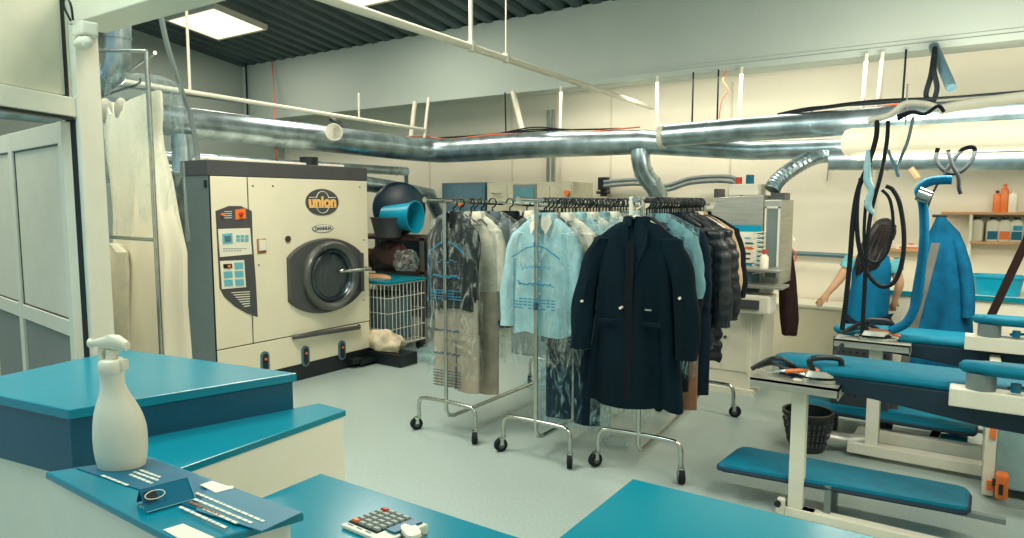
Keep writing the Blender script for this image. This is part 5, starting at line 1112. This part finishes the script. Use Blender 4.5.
# work counter along the back wall
t = empty('work_counter', (-.95, 7.15, 0), 'long white work counter with blue edge along the back wall', 'counter')
MB().box((0, 0, .86), (RX+.9, .8, .89)).build('worktop', M['white'], t, bevel=.003); MB().box((0, -.012, .855), (RX+.9, 0, .895)).build('edge_strip', M['lam'], t)
for k in range(5): MB().box((.06+.68*k, .02, .02), (.70+.68*k, .75, .86), bev=.004).build('cabinet_unit', M['offw'], t)
o = empty('plastic_basin', (.17, 7.38, .89), 'blue plastic basin standing on the back work counter', 'basin')
b = MB(); rr = lambda sx, sy, z: [Vector((sx*math.copysign(abs(math.cos(a))**.5, math.cos(a)), sy*math.copysign(abs(math.sin(a))**.5, math.sin(a)), z)) for a in [2*PI*k/32 for k in range(32)]]
b.rings([rr(.16, .13, 0), rr(.185, .15, .15), rr(.20, .16, .155), rr(.20, .16, .17), rr(.18, .145, .17), rr(.155, .125, .01)]); b.build('basin_body', M['bluep'], o, smooth=True)
o = empty('small_box', at(888, 306, 'y', 7.4), 'small white box with green mark on the counter beside the woman', 'box'); o.location.z = .89
MB().box((-.09, -.06, 0), (.07, .06, .17), bev=.004).build('carton', M['paper'], o); MB().box((-.05, -.066, .06), (0, -.06, .1)).build('mark', M['tealprint'], o)
t = empty('low_cabinet', (-1.35, 7.72, 0), 'low cream wall cabinet between finisher and the woman', 'cabinet')
MB().box((-.5, -.2, .06), (.33, .24, .62), bev=.006).build('body', M['cream'], t); MB().box((-.53, -.22, .62), (.36, .24, .65), bev=.004).build('top', M['offw'], t); MB().box((-.48, -.19, 0), (.3, .22, .06)).build('plinth', M['char'], t)
t = empty('wall_shelf', (-.62, BY, 0), 'small wall shelf with orange striped box behind the woman', 'shelf'); z_ = at(905, 251, 'y', 7.9).z
MB().box((-.22, -.18, z_), (.42, 0, z_+.02)).build('shelf_board', M['wood'], t)
o = MB().box((-.05, -.05, 0), (.30, .05, .045), bev=.003).build('flat_box', M['paper']); o.location = (-.62, BY-.1, z_+.02); tag(o, 'flat white and orange box on the small wall shelf', 'box')
MB().box((-.02, -.054, .008), (.26, -.05, .025)).build('orange_stripe', M['orange'], o)
MB().box((.05, -.03, .045), (.10, .03, .06)).build('orange_lid', M['orange'], o)

# ================================================================== PERSON
def person():
    Yp = 6.72
    P = lambda px, py, dy=0: at(px, py, 'y', Yp+dy)
    root = empty('person', (P(868, 330).x, Yp, 0), 'woman seen from behind in blue work tunic with long dark hair', 'person')
    O = root.location
    skin = mat('skin', (206, 160, 124), .55, var=.04)
    head = P(884, 234, .02); neck = P(873, 251); chest = P(872, 268); waist = P(869, 298); pel = P(868, 322)
    shL, shR = P(852, 260), P(893, 262, .02)
    elL, wrL = P(839, 280, -.04), P(827, 294, -.08)
    elR, wrR = P(900, 284, .04), P(895, 300, .10)
    hipL, hipR = pel+Vector((-.09, 0, -.02)), pel+Vector((.09, 0, -.02))
    knL, knR = Vector((hipL.x-.01, Yp+.02, .47)), Vector((hipR.x+.01, Yp+.0, .47)); anL, anR = Vector((hipL.x-.01, Yp-.02, .08)), Vector((hipR.x+.01, Yp-.02, .08))
    toL, toR = anL+Vector((-.02, .15, -.05)), anR+Vector((.04, .15, -.05))
    V = [pel, waist, chest, neck, neck+(head-neck)*.55, shL, elL, wrL, shR, elR, wrR, hipL, knL, anL, toL, hipR, knR, anR, toR]
    E = [(0, 1), (1, 2), (2, 3), (3, 4), (2, 5), (5, 6), (6, 7), (2, 8), (8, 9), (9, 10), (0, 11), (11, 12), (12, 13), (13, 14), (0, 15), (15, 16), (16, 17), (17, 18)]
    Rr = [.13, .105, .115, .05, .045, .052, .040, .026, .052, .040, .026, .085, .055, .038, .03, .085, .055, .038, .03]
    def skinned(name, V, E, R_, m, par, root_i=0, sub=2):
        me = bpy.data.meshes.new(name); me.from_pydata([v-O for v in V], E, []); o = bpy.data.objects.new(name, me); COL.objects.link(o); o.parent = par
        s = o.modifiers.new('skin', 'SKIN'); s.use_smooth_shade = True
        for i, sv in enumerate(me.skin_vertices[0].data): sv.radius = (R_[i], R_[i]); sv.use_root = (i == root_i)
        x = o.modifiers.new('sub', 'SUBSURF'); x.levels = x.render_levels = sub; me.materials.append(m); return o
    # hands join the same skeleton
    def hand(wr, el, side, idx):
        d = (wr-el).normalized(); s_ = Vector((side, 0, 0)); s_ = (s_-d*s_.dot(d)).normalized(); up_ = d.cross(s_)
        palm = wr+d*.045; V.append(palm); R_i = len(V)-1; E.append((idx, R_i)); Rr.append(.026)
        for k, ln in enumerate((.055, .065, .07, .06)):
            base = palm+d*.03+s_*(-.024+.016*k); V.append(base); Rr.append(.0095); E.append((R_i, len(V)-1))
            V.append(base+d*ln*.5+up_*.008); Rr.append(.0085); E.append((len(V)-2, len(V)-1))
            V.append(base+d*ln*.85+up_*.028); Rr.append(.007); E.append((len(V)-2, len(V)-1))
        tb = palm-d*.015+s_*-.03; V.append(tb); Rr.append(.011); E.append((R_i, len(V)-1)); V.append(tb+d*.035-s_*.012+up_*.012); Rr.append(.0085); E.append((len(V)-2, len(V)-1))
    hand(wrL, elL, -1, 7); hand(wrR, elR, -1, 10)
    skinned('body', V, E, Rr, skin, root)
    # head
    fwd = Vector((.55, .80, -.25)).normalized(); rt = fwd.cross(Vector((0, 0, 1))).normalized(); up_ = rt.cross(fwd)
    b = MB(); bmesh.ops.create_uvsphere(b.bm, u_segments=32, v_segments=24, radius=1)
    for v in b.bm.verts:
        x, y, z = v.co; w_ = .074*(1-.18*max(0, -z)*1.2); h = .112
        X_, Y_, Z_ = x*w_, y*(.094 if y > 0 else .098), z*h
        if y > .3 and z < 0: X_ *= 1-.25*(-z); 
        if y > .75 and abs(x) < .22 and -.35 < z < .12: Y_ += .018*(1-abs(x)/.22)*(1-abs(z+.2)/.33 if abs(z+.2) < .33 else 0)
        if y > .6 and abs(abs(x)-.38) < .16 and 0 < z < .22: Y_ -= .008
        v.co = head-O + rt*X_ + fwd*Y_ + up_*Z_
    hd = b.build('head', skin, root, smooth=True)
    for s in (-1, 1):
        c = head-O+rt*.03*s+fwd*.082+up_*.008; b = MB(); bmesh.ops.create_uvsphere(b.bm, u_segments=10, v_segments=8, radius=.012); bmesh.ops.translate(b.bm, verts=b.bm.verts, vec=c); b.build('eye', M['offw'], hd, smooth=True)
        b = MB(); bmesh.ops.create_uvsphere(b.bm, u_segments=8, v_segments=6, radius=.006); bmesh.ops.translate(b.bm, verts=b.bm.verts, vec=c+fwd*.009); b.build('iris', M['dbrown'], hd, smooth=True)
        c = head-O+rt*.075*s-fwd*.005; b = MB(); bmesh.ops.create_uvsphere(b.bm, u_segments=10, v_segments=8, radius=1)
        for v in b.bm.verts: v.co = c+rt*v.co.x*.01+fwd*v.co.y*.017+up_*v.co.z*.03
        b.build('ear', skin, hd, smooth=True)
    b = MB(); c = head-O+fwd*.083-up_*.052; b.tube([c-rt*.022-fwd*.006, c, c+rt*.022-fwd*.006], [.003, .006, .003], 8, smooth=3); b.build('mouth', mat('lips', (170, 96, 84), .5), hd, smooth=True)
    # hair: cap plus long fall to the upper back
    hair = mat('dark_hair', (26, 20, 22), .45, var=.2, scale=5, stretch=(12, 12, 1), bump=.3, bscale=8)
    b = MB(); bmesh.ops.create_uvsphere(b.bm, u_segments=36, v_segments=28, radius=1)
    kill = []
    for v in b.bm.verts:
        x, y, z = v.co
        if y > .42 and z < .45: kill.append(v)
        f = 1+.03*math.sin(x*22)+.02*math.sin(x*47+z*9)
        v.co = head-O + rt*x*.09*f + fwd*(y*.112*f-.008) + up_*(z*.126*f+.006)
    bmesh.ops.delete(b.bm, geom=kill, context='VERTS'); b.build('hair', hair, root, smooth=True, solid=.006)
    fall = [(224, 874, 893, .09), (234, 867, 892, .11), (243, 862, 888, .10), (252, 859, 884, .08), (261, 857, 881, .055), (268, 856, 877, .035), (275, 857, 870, .012)]
    b = MB(); rings = []
    for i, (py, l, r, dp) in enumerate(fall):
        a, c = P(l, py, -.03), P(r, py, -.03); cx, hw = (a.x+c.x)/2, (c.x-a.x)/2
        cy = Yp+.0-.035*min(1, i/3)-.055*(i > 3)
        rings.append([Vector((cx+hw*math.cos(th)*(1+.07*math.sin(th*8+i*.5)), cy+dp*math.sin(th)*(1+.12*math.sin(th*11+i*.3)), a.z+.02*math.sin(th*7)*(i > 3)))-O for th in [2*PI*k/40 for k in range(40)]])
    b.rings(rings); b.build('hair_fall', hair, root, smooth=True)
    # tunic
    tun = cloth('blue_tunic_cloth', (0, 104, 144), .75, var=.1); tee = cloth('pale_teal_jersey', (110, 184, 194), .8)
    rows = [(252, 865, 884, .05), (256, 858, 890, .075), (262, 853, 894, .10), (272, 852, 892, .115), (285, 851, 890, .115), (298, 848, 890, .12), (308, 846, 889, .13), (318, 843, 888, .14)]
    b = MB(); rings = []
    for i, (py, l, r, dp) in enumerate(rows):
        a, c = P(l, py), P(r, py); cx, hw = (a.x+c.x)/2, (c.x-a.x)/2; u = i/7
        rings.append([Vector((cx+hw*math.copysign(abs(math.cos(th))**.85, math.cos(th)), Yp+dp*math.sin(th)*(1+.10*u*math.sin(th*6+i*.4)), a.z))-O for th in [2*PI*k/44 for k in range(44)]])
    b.rings(rings, cap1=False, cap0=False); b.build('tunic', tun, root, smooth=True)
    for s_, sh, el in ((-1, shL, elL), (1, shR, elR)):
        a = sh-O; c = a+(el-sh)*.42; b = MB(); b.tube([a-(el-sh)*.12, a, (a+c)/2, c], [.06, .066, .066, .062], 16, smooth=2, cap=False); b.build('sleeve', tee, root, smooth=True, solid=.004)
    # trousers
    tr = cloth('dark_trouser_cloth', (24, 36, 48))
    skinned('trousers', [pel+Vector((0, 0, .04)), hipL, knL, anL+Vector((0, 0, .02)), hipR, knR, anR+Vector((0, 0, .02))], [(0, 1), (1, 2), (2, 3), (0, 4), (4, 5), (5, 6)], [.135, .10, .07, .062, .10, .07, .062], tr, root)
    for an in (anL, anR):
        b = MB(); bmesh.ops.create_uvsphere(b.bm, u_segments=16, v_segments=10, radius=1)
        for v in b.bm.verts: v.co = an-O+Vector((v.co.x*.05, .06+v.co.y*.14, -.045+v.co.z*.04 if v.co.z > 0 else -.045+v.co.z*.035))
        b.build('shoe', M['black'], root, smooth=True)
person()
# ================================================================== RECEPTION COUNTER AND DESKS
def desks():
    # blue block unit on the left
    A0, B0, C0, D0 = at(68, 410, 'z', 1.0), at(297, 373, 'z', 1.0), at(124, 349, 'z', 1.0), at(-47, 386, 'z', 1.0)
    t = empty('reception_unit', (A0.x, A0.y, 0), 'large blue topped reception unit with deep navy rim, at lower left', 'counter')
    R_ = lambda p, z: Vector((p.x-A0.x, p.y-A0.y, z))
    quad = [A0, B0, C0, D0]; cc = (A0+B0+C0+D0)/4
    ins = lambda p, f: Vector((cc.x+(p.x-cc.x)*f, cc.y+(p.y-cc.y)*f, 0))
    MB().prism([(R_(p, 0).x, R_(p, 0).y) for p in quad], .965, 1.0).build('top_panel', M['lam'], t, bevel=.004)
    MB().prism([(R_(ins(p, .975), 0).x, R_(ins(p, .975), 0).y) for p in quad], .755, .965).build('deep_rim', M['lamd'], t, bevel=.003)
    MB().prism([(R_(ins(p, .93), 0).x, R_(ins(p, .93), 0).y) for p in quad], .0, .755).build('base_panel', M['offw'], t)
    # strip shelf + white panel
    ab = (B0-A0); ab.z = 0; abn = ab.normalized(); sn = Vector((abn.y, -abn.x, 0)); S0 = A0+abn*.12-sn*.02; S1 = B0+abn*.10-sn*.02
    S = [at(149, 444, 'z', .75), at(300, 401, 'z', .75), at(346, 410, 'z', .75), at(190, 465, 'z', .75)]
    t = empty('return_desk', (-2.36, 1.2, 0), 'narrow blue worktop with white panel running beside the reception unit', 'desk')
    so = Vector((-2.36, 1.2, 0)); PT = [S0-so, S1-so, at(346, 410, 'z', .85)-so, at(190, 465, 'z', .85)-so]; PT[3] = PT[2]+(PT[3]-PT[2])*1.25
    MB().prism([(p.x, p.y) for p in PT], .825, .85).build('worktop', M['lam'], t, bevel=.003)
    c_ = sum(PT, Vector())/4; MB().prism([(c_.x+(p.x-c_.x)*.95, c_.y+(p.y-c_.y)*.975) for p in PT], 0, .825).build('panel', mat('warm_white_panel', (236, 234, 216), .4, var=.01), t)
    # high ledge with bottle
    t = empty('high_counter', (-1.70, .64, 0), 'high blue counter ledge with white front carrying the spray bottle', 'counter')
    L0, L1, L2 = at(45, 472, 'z', 1.1), at(150, 456, 'z', 1.1), at(304, 513, 'z', 1.1)
    L3 = Vector((L2.x-.06, L2.y-.20, 1.1))
    poly = [(p.x+1.70, p.y-.64) for p in (L0, L1, L2, L3)]
    MB().prism(poly, 1.084, 1.10).build('ledge', M['lam'], t, bevel=.003)
    MB().prism([(p.x+1.70+(.0), p.y-.64) for p in (L0+Vector((.01, .004, 0)), L1+Vector((.01, -.01, 0)), L2+Vector((-.03, -.01, 0)), L3+Vector((-.03, .01, 0)))], 0, 1.084).build('front_panel', M['offw'], t)
    # desks
    p = at(325, 473, 'z', .75)
    t = empty('desk', (-1.87, 1.57, 0), 'glossy blue desk carrying the calculator behind the high counter', 'desk')
    x1 = -1.03+1.87; MB().box((0, -.72, .722), (x1, 0, .75)).build('worktop', M['lam'], t, bevel=.003)
    MB().box((.02, -.68, 0), (.05, -.03, .722)).build('side_panel', M['offw'], t); MB().box((x1-.05, -.68, 0), (x1-.02, -.03, .722)).build('side_panel', M['offw'], t)
    t = empty('desk', (-.94, 2.14, 0), 'empty glossy blue desk at the bottom centre of picture', 'desk')
    MB().box((0, -1.1, .722), (1.3, 0, .75)).build('worktop', M['lam'], t, bevel=.003)
    MB().box((.03, -1.05, 0), (.06, -.05, .722)).build('side_panel', M['offw'], t); MB().box((1.24, -1.05, 0), (1.27, -.05, .722)).build('side_panel', M['offw'], t)
    MB().box((.06, -.2, .3), (1.24, -.18, .722)).build('modesty_panel', M['offw'], t)
desks()
def spray():
    c = at(122, 466, 'z', 1.1)
    t = empty('spray_bottle', (c.x, c.y, 1.101), 'white plastic spray bottle standing on the high blue counter', 'bottle', rz=YAW)
    k = 1.0; cap = mat('bottle_white', (232, 226, 204), .38, var=.01)
    prof = [(.001, 0), (.046, 0), (.052, .006), (.0565, .03), (.0585, .06), (.0575, .09), (.052, .12), (.043, .145), (.034, .165), (.0275, .185), (.0255, .20), (.027, .215), (.029, .222)]
    b = MB(); rings = []
    for r, h in catmull([Vector((r, h, 0)) for r, h in prof], 3) and [(v.x, v.y) for v in catmull([Vector((r, h, 0)) for r, h in prof], 3)]:
        off = .010*math.sin(min(1, h/.2)*PI/2)*(-1)*(h > .09)*(min(1, (h-.09)/.1))
        rings.append([Vector((r*math.cos(a)*1.0+off, r*.72*math.sin(a), h)) for a in [2*PI*q/40 for q in range(40)]])
    b.rings(rings); b.build('bottle_body', cap, t, smooth=True)
    b = MB(); b.lathe([(.025, .218), (.027, .224), (.027, .243), (.021, .248), (.001, .248)], (-.010, 0, 0), 24); b.box((.012, -.012, .222), (.022, .012, .246), bev=.003); b.build('collar', cap, t, smooth=True)
    def blk(secs, name):
        b = MB(); b.rings([[Vector((x, sy*y_, z0+(z1-z0)*z_)) for y_, z_ in ((-1, .15), (-.7, 0), (.7, 0), (1, .15), (1, .75), (.6, 1), (-.6, 1), (-1, .75))] for x, sy, z0, z1 in secs]); return b.build(name, cap, t, smooth=True)
    blk([(-.052, .009, .279, .290), (-.040, .011, .278, .294), (-.012, .012, .272, .303), (.006, .013, .268, .301), (.022, .012, .270, .290), (.028, .010, .268, .286)], 'spray_head')
    b = MB(); b.cyl((-.01, 0, .245), (-.006, 0, .27), .013, 14); b.build('neck_tube', cap, t, smooth=True)
    b = MB(); b.rings([[Vector((x, y_*w_, z)) for x, y_ in ((x0, -1), (x1, -1), (x1, 1), (x0, 1))] for x0, x1, w_, z in ((-.034, -.022, .009, .275), (-.036, -.026, .009, .262), (-.034, -.024, .008, .245), (-.037, -.029, .006, .232))]); b.build('trigger', cap, t, bevel=.002)
    b = MB(); b.cyl((-.058, 0, .2845), (-.050, 0, .2845), .010, 12); b.build('nozzle', cap, t, smooth=True)
spray()
def ledge_items():
    Z = 1.101
    P = lambda px, py, z=Z: at(px, py, 'z', z)
    rel_ = lambda pts, o: [Vector(p)-o for p in pts]
    # printed plate
    c = [P(86, 470), P(152, 459), P(304, 515), P(250, 545), P(165, 522)]
    c = [P(70, 468), P(150, 458), P(302, 514), P(268, 534), P(150, 500)]
    o0 = c[0].copy(); t = empty('desk_plate', o0, 'clear plate over dark blue printed leaflet lying on the high counter', 'leaflet')
    dark = [P(95, 466), P(148, 458.5), P(206, 479), P(215, 484), P(135, 505), P(120, 496)]
    b = MB(); b.prism([(p.x-o0.x, p.y-o0.y) for p in (P(75, 468), P(150, 458.5), P(300, 514), P(262, 532))], 0, .0012); b.build('leaflet', M['tealprint'], t)
    gl = [P(208, 481), P(298, 513.5), P(262, 531), P(212, 505)]
    b = MB(); b.prism([(p.x-o0.x, p.y-o0.y) for p in (P(212, 482), P(302, 514), P(262, 533), P(196, 512))], .0016, .004); b.build('clear_plate', mat('grey_blue_glass', (40, 118, 140), .35, var=.02), t)
    def lines(rows, name='print_line', z=.0045, m=M['paper'], wd=.9):
        b = MB(); rn = random.Random(3)
        for (x0, y0, x1, y1) in rows:
            a, c_ = P(x0, y0)-o0, P(x1, y1)-o0; d = c_-a; L = d.length; d = d/L; n = Vector((-d.y, d.x, 0))*.0034*wd; s = 0
            while s < L:
                e = min(L, s+rn.uniform(.008, .02)); q0, q1 = a+d*s, a+d*e
                b.rings([[Vector((p.x, p.y, z)) for p in (q0+n, q1+n, q1-n, q0-n)], [Vector((p.x, p.y, z+.0008)) for p in (q0+n, q1+n, q1-n, q0-n)]]); s = e+.003
        b.build(name, m, t)
    lines([(196, 495, 264, 524), (194, 501, 252, 525.5), (204, 511, 238, 526), (180, 509, 226, 530)])
    lines([(190, 504, 222, 518)], 'print_line', .0046, M['brown'])
    lines([(130, 475, 152, 484), (134, 472.5, 158, 481), (140, 470.5, 160, 478), (102, 476, 128, 486)], z=.0014)
    b = MB(); b.prism([((p-o0).x, (p-o0).y) for p in (P(200, 487), P(212, 483), P(234, 490), P(216, 495))], .0042, .0052); b.build('white_label', M['paper'], t)
    b = MB(); b.prism([((p-o0).x, (p-o0).y) for p in (P(222, 488.5), P(234, 488), P(233, 491), P(224, 491))], .0042, .0050); b.build('white_label', M['paper'], t)
    # acrylic card holder with blue card: sloped face
    o1 = P(146, 514); t2 = empty('card_holder', o1, 'clear acrylic card holder with dark blue card in front of the spray bottle', 'holder')
    a, d = P(146, 514), P(195, 500); w_ = (d-a); w_.z = 0; n = Vector((-w_.y, w_.x, 0)).normalized()
    bl, br = Vector((0, 0, .0005)), Vector((w_.x, w_.y, .0005)); bk = n*.05
    tl, tr_ = bl+bk*.75+Vector((0, 0, .035)), br+bk*.75+Vector((0, 0, .035))
    def slab(pp, off, nm, m, par=t2): return MB().extr(pp, off, ).build(nm, m, par)
    slab([bl+Vector((0, 0, .003)), br+Vector((0, 0, .003)), tr_, tl], n*.003, 'blue_card', M['tealprint'])
    slab([bl-n*.003, br-n*.003, br+bk, bl+bk], (0, 0, .0025), 'holder_base', M['acrylic'])
    slab([tl, tr_, br+bk*1.2+Vector((0, 0, .003)), bl+bk*1.2+Vector((0, 0, .003))], n*.002, 'rear_card', M['lamd'])
    b = MB(); b.tube([bl+Vector((0, 0, .004))-n*.004, br+Vector((0, 0, .004))-n*.004, tr_-n*.004], .0012, 5); b.build('front_lip', M['ltbl'], t2)
    b = MB(); ec = bl*.75+br*.25+bk*.45+Vector((0, 0, .026)); e1 = w_.normalized()*.018; e2 = (tl-bl).normalized()*.009
    b.tube([ec-n*.004+e1*math.cos(q_)+e2*math.sin(q_) for q_ in [2*PI*k/24 for k in range(25)]], .0011, 5); b.build('oval_emblem', M['paper'], t2)
    MB().extr([ec-n*.0035-e1*1.1-e2*1.3, ec-n*.0035+e1*.2-e2*1.3, ec-n*.0035+e1*.2+e2*1.2, ec-n*.0035-e1*1.1+e2*1.2], -n*.0003).build('emblem_ground', M['black'], t2)
    # white paper slip at edge
    pp = [P(163, 530), P(183, 524), P(215, 538), P(195, 548)]
    o = MB().prism([((p-pp[0]).x, (p-pp[0]).y) for p in pp], 0, .001).build('paper_slip', M['paper']); o.location = pp[0]+Vector((0, 0, .0)); tag(o, 'white paper slip at the bottom edge of the high counter', 'paper')
ledge_items()
def calculator():
    Z = .751; P = lambda px, py, z=Z: at(px, py, 'z', z)
    TL, TR, BL_ = P(384, 517), P(406, 525.5), P(341, 528)
    o0 = TL; ex = TR-TL; ey = BL_-TL; o1 = empty('calculator', o0+Vector((0, 0, .0)), 'desk calculator with dark keys and one red key on the blue desk', 'calculator')
    ex.z = ey.z = 0
    W_, H_ = .125, ey.length; ux, uy = ex.normalized(), ey.normalized()
    Q = lambda u, v, z: ux*u*W_+uy*v*H_+Vector((0, 0, z))
    b = MB(); b.rings([[Q(0, 0, 0), Q(1.45, 0, 0), Q(1.45, 1, 0), Q(0, 1, 0)], [Q(0, 0, .028), Q(1.45, 0, .03), Q(1.45, 1, .012), Q(0, 1, .012)]]); b.build('case', M['paper'], o1, bevel=.003)
    k = MB(); k.rings([[Q(.03, .01, .0285), Q(1.0, .01, .0285), Q(1.0, .86, .0145), Q(.03, .86, .0145)], [Q(.03, .01, .0305), Q(1.0, .01, .0305), Q(1.0, .86, .0165), Q(.03, .86, .0165)]]); k.build('key_bed', M['rubber'], o1)
    for r in range(6):
        for c in range(4):
            u0, v0 = .06+c*.235, .03+r*.135; z = .028-.016*v0
            m = M['red'] if (r, c) in ((0, 0),) else M['orange'] if (r, c) == (5, 0) else mat('grey_key', (150, 158, 150), .5)
            k = MB(); k.rings([[Q(u0, v0, z), Q(u0+.19, v0, z), Q(u0+.19, v0+.10, z), Q(u0, v0+.10, z)], [Q(u0+.02, v0+.01, z+.008), Q(u0+.17, v0+.01, z+.008), Q(u0+.17, v0+.09, z+.008), Q(u0+.02, v0+.09, z+.008)]]); k.build('key', m, o1)
    k = MB(); k.rings([[Q(1.06, .05, .03), Q(1.36, .05, .03), Q(1.36, .7, .02), Q(1.06, .7, .02)], [Q(1.07, .06, .036), Q(1.35, .06, .036), Q(1.35, .69, .026), Q(1.07, .69, .026)]]); k.build('display', M['tealprint'], o1)
    k = MB()
    for i in range(3): k.rings([[Q(.12+.3*i, .90, .0145), Q(.3+.3*i, .90, .0145), Q(.3+.3*i, .93, .0142), Q(.12+.3*i, .93, .0142)], [Q(.12+.3*i, .90, .0152), Q(.3+.3*i, .90, .0152), Q(.3+.3*i, .93, .0148), Q(.12+.3*i, .93, .0148)]])
    k.build('case_text', M['tealg'], o1)
    c = P(411, 540); t = empty('card_reader', c, 'small white and black rounded device at right of the calculator', 'device')
    b = MB(); rr = lambda s, z: [Vector((.05*s*math.copysign(abs(math.cos(a))**.6, math.cos(a)), .028*s*math.copysign(abs(math.sin(a))**.6, math.sin(a)), z)) for a in [2*PI*k/28 for k in range(28)]]
    b.rings([rr(1, 0), rr(1.05, .01), rr(1, .022)]); b.build('device_base', M['black'], t, smooth=True); b = MB(); b.rings([rr(.85, .0225), rr(.8, .032)]); b.build('device_top', M['paper'], t, smooth=True)
    t.rotation_euler = (0, 0, -.5)
calculator()
# plastic litter on the floor under racks
for i, (px, py, s, lb_) in enumerate(((615, 445, .10, 'small crumpled clear plastic piece on the floor under the navy coat'), (540, 388, .16, 'crumpled bluish plastic film on the floor under middle rack'))):
    c = at(px, py, 'z', 0); b = MB(); bmesh.ops.create_icosphere(b.bm, subdivisions=3, radius=1)
    for v in b.bm.verts:
        f = 1+.5*noise.noise(v.co*2.3+Vector((i*7, 0, 0))); v.co = Vector((v.co.x*s*f, v.co.y*s*.7*f, max(0, (v.co.z+.6))*s*.35*f))
    o = b.build('plastic_scrap', M['filmblue'], None, smooth=False); o.location = c; tag(o, lb_, 'plastic')
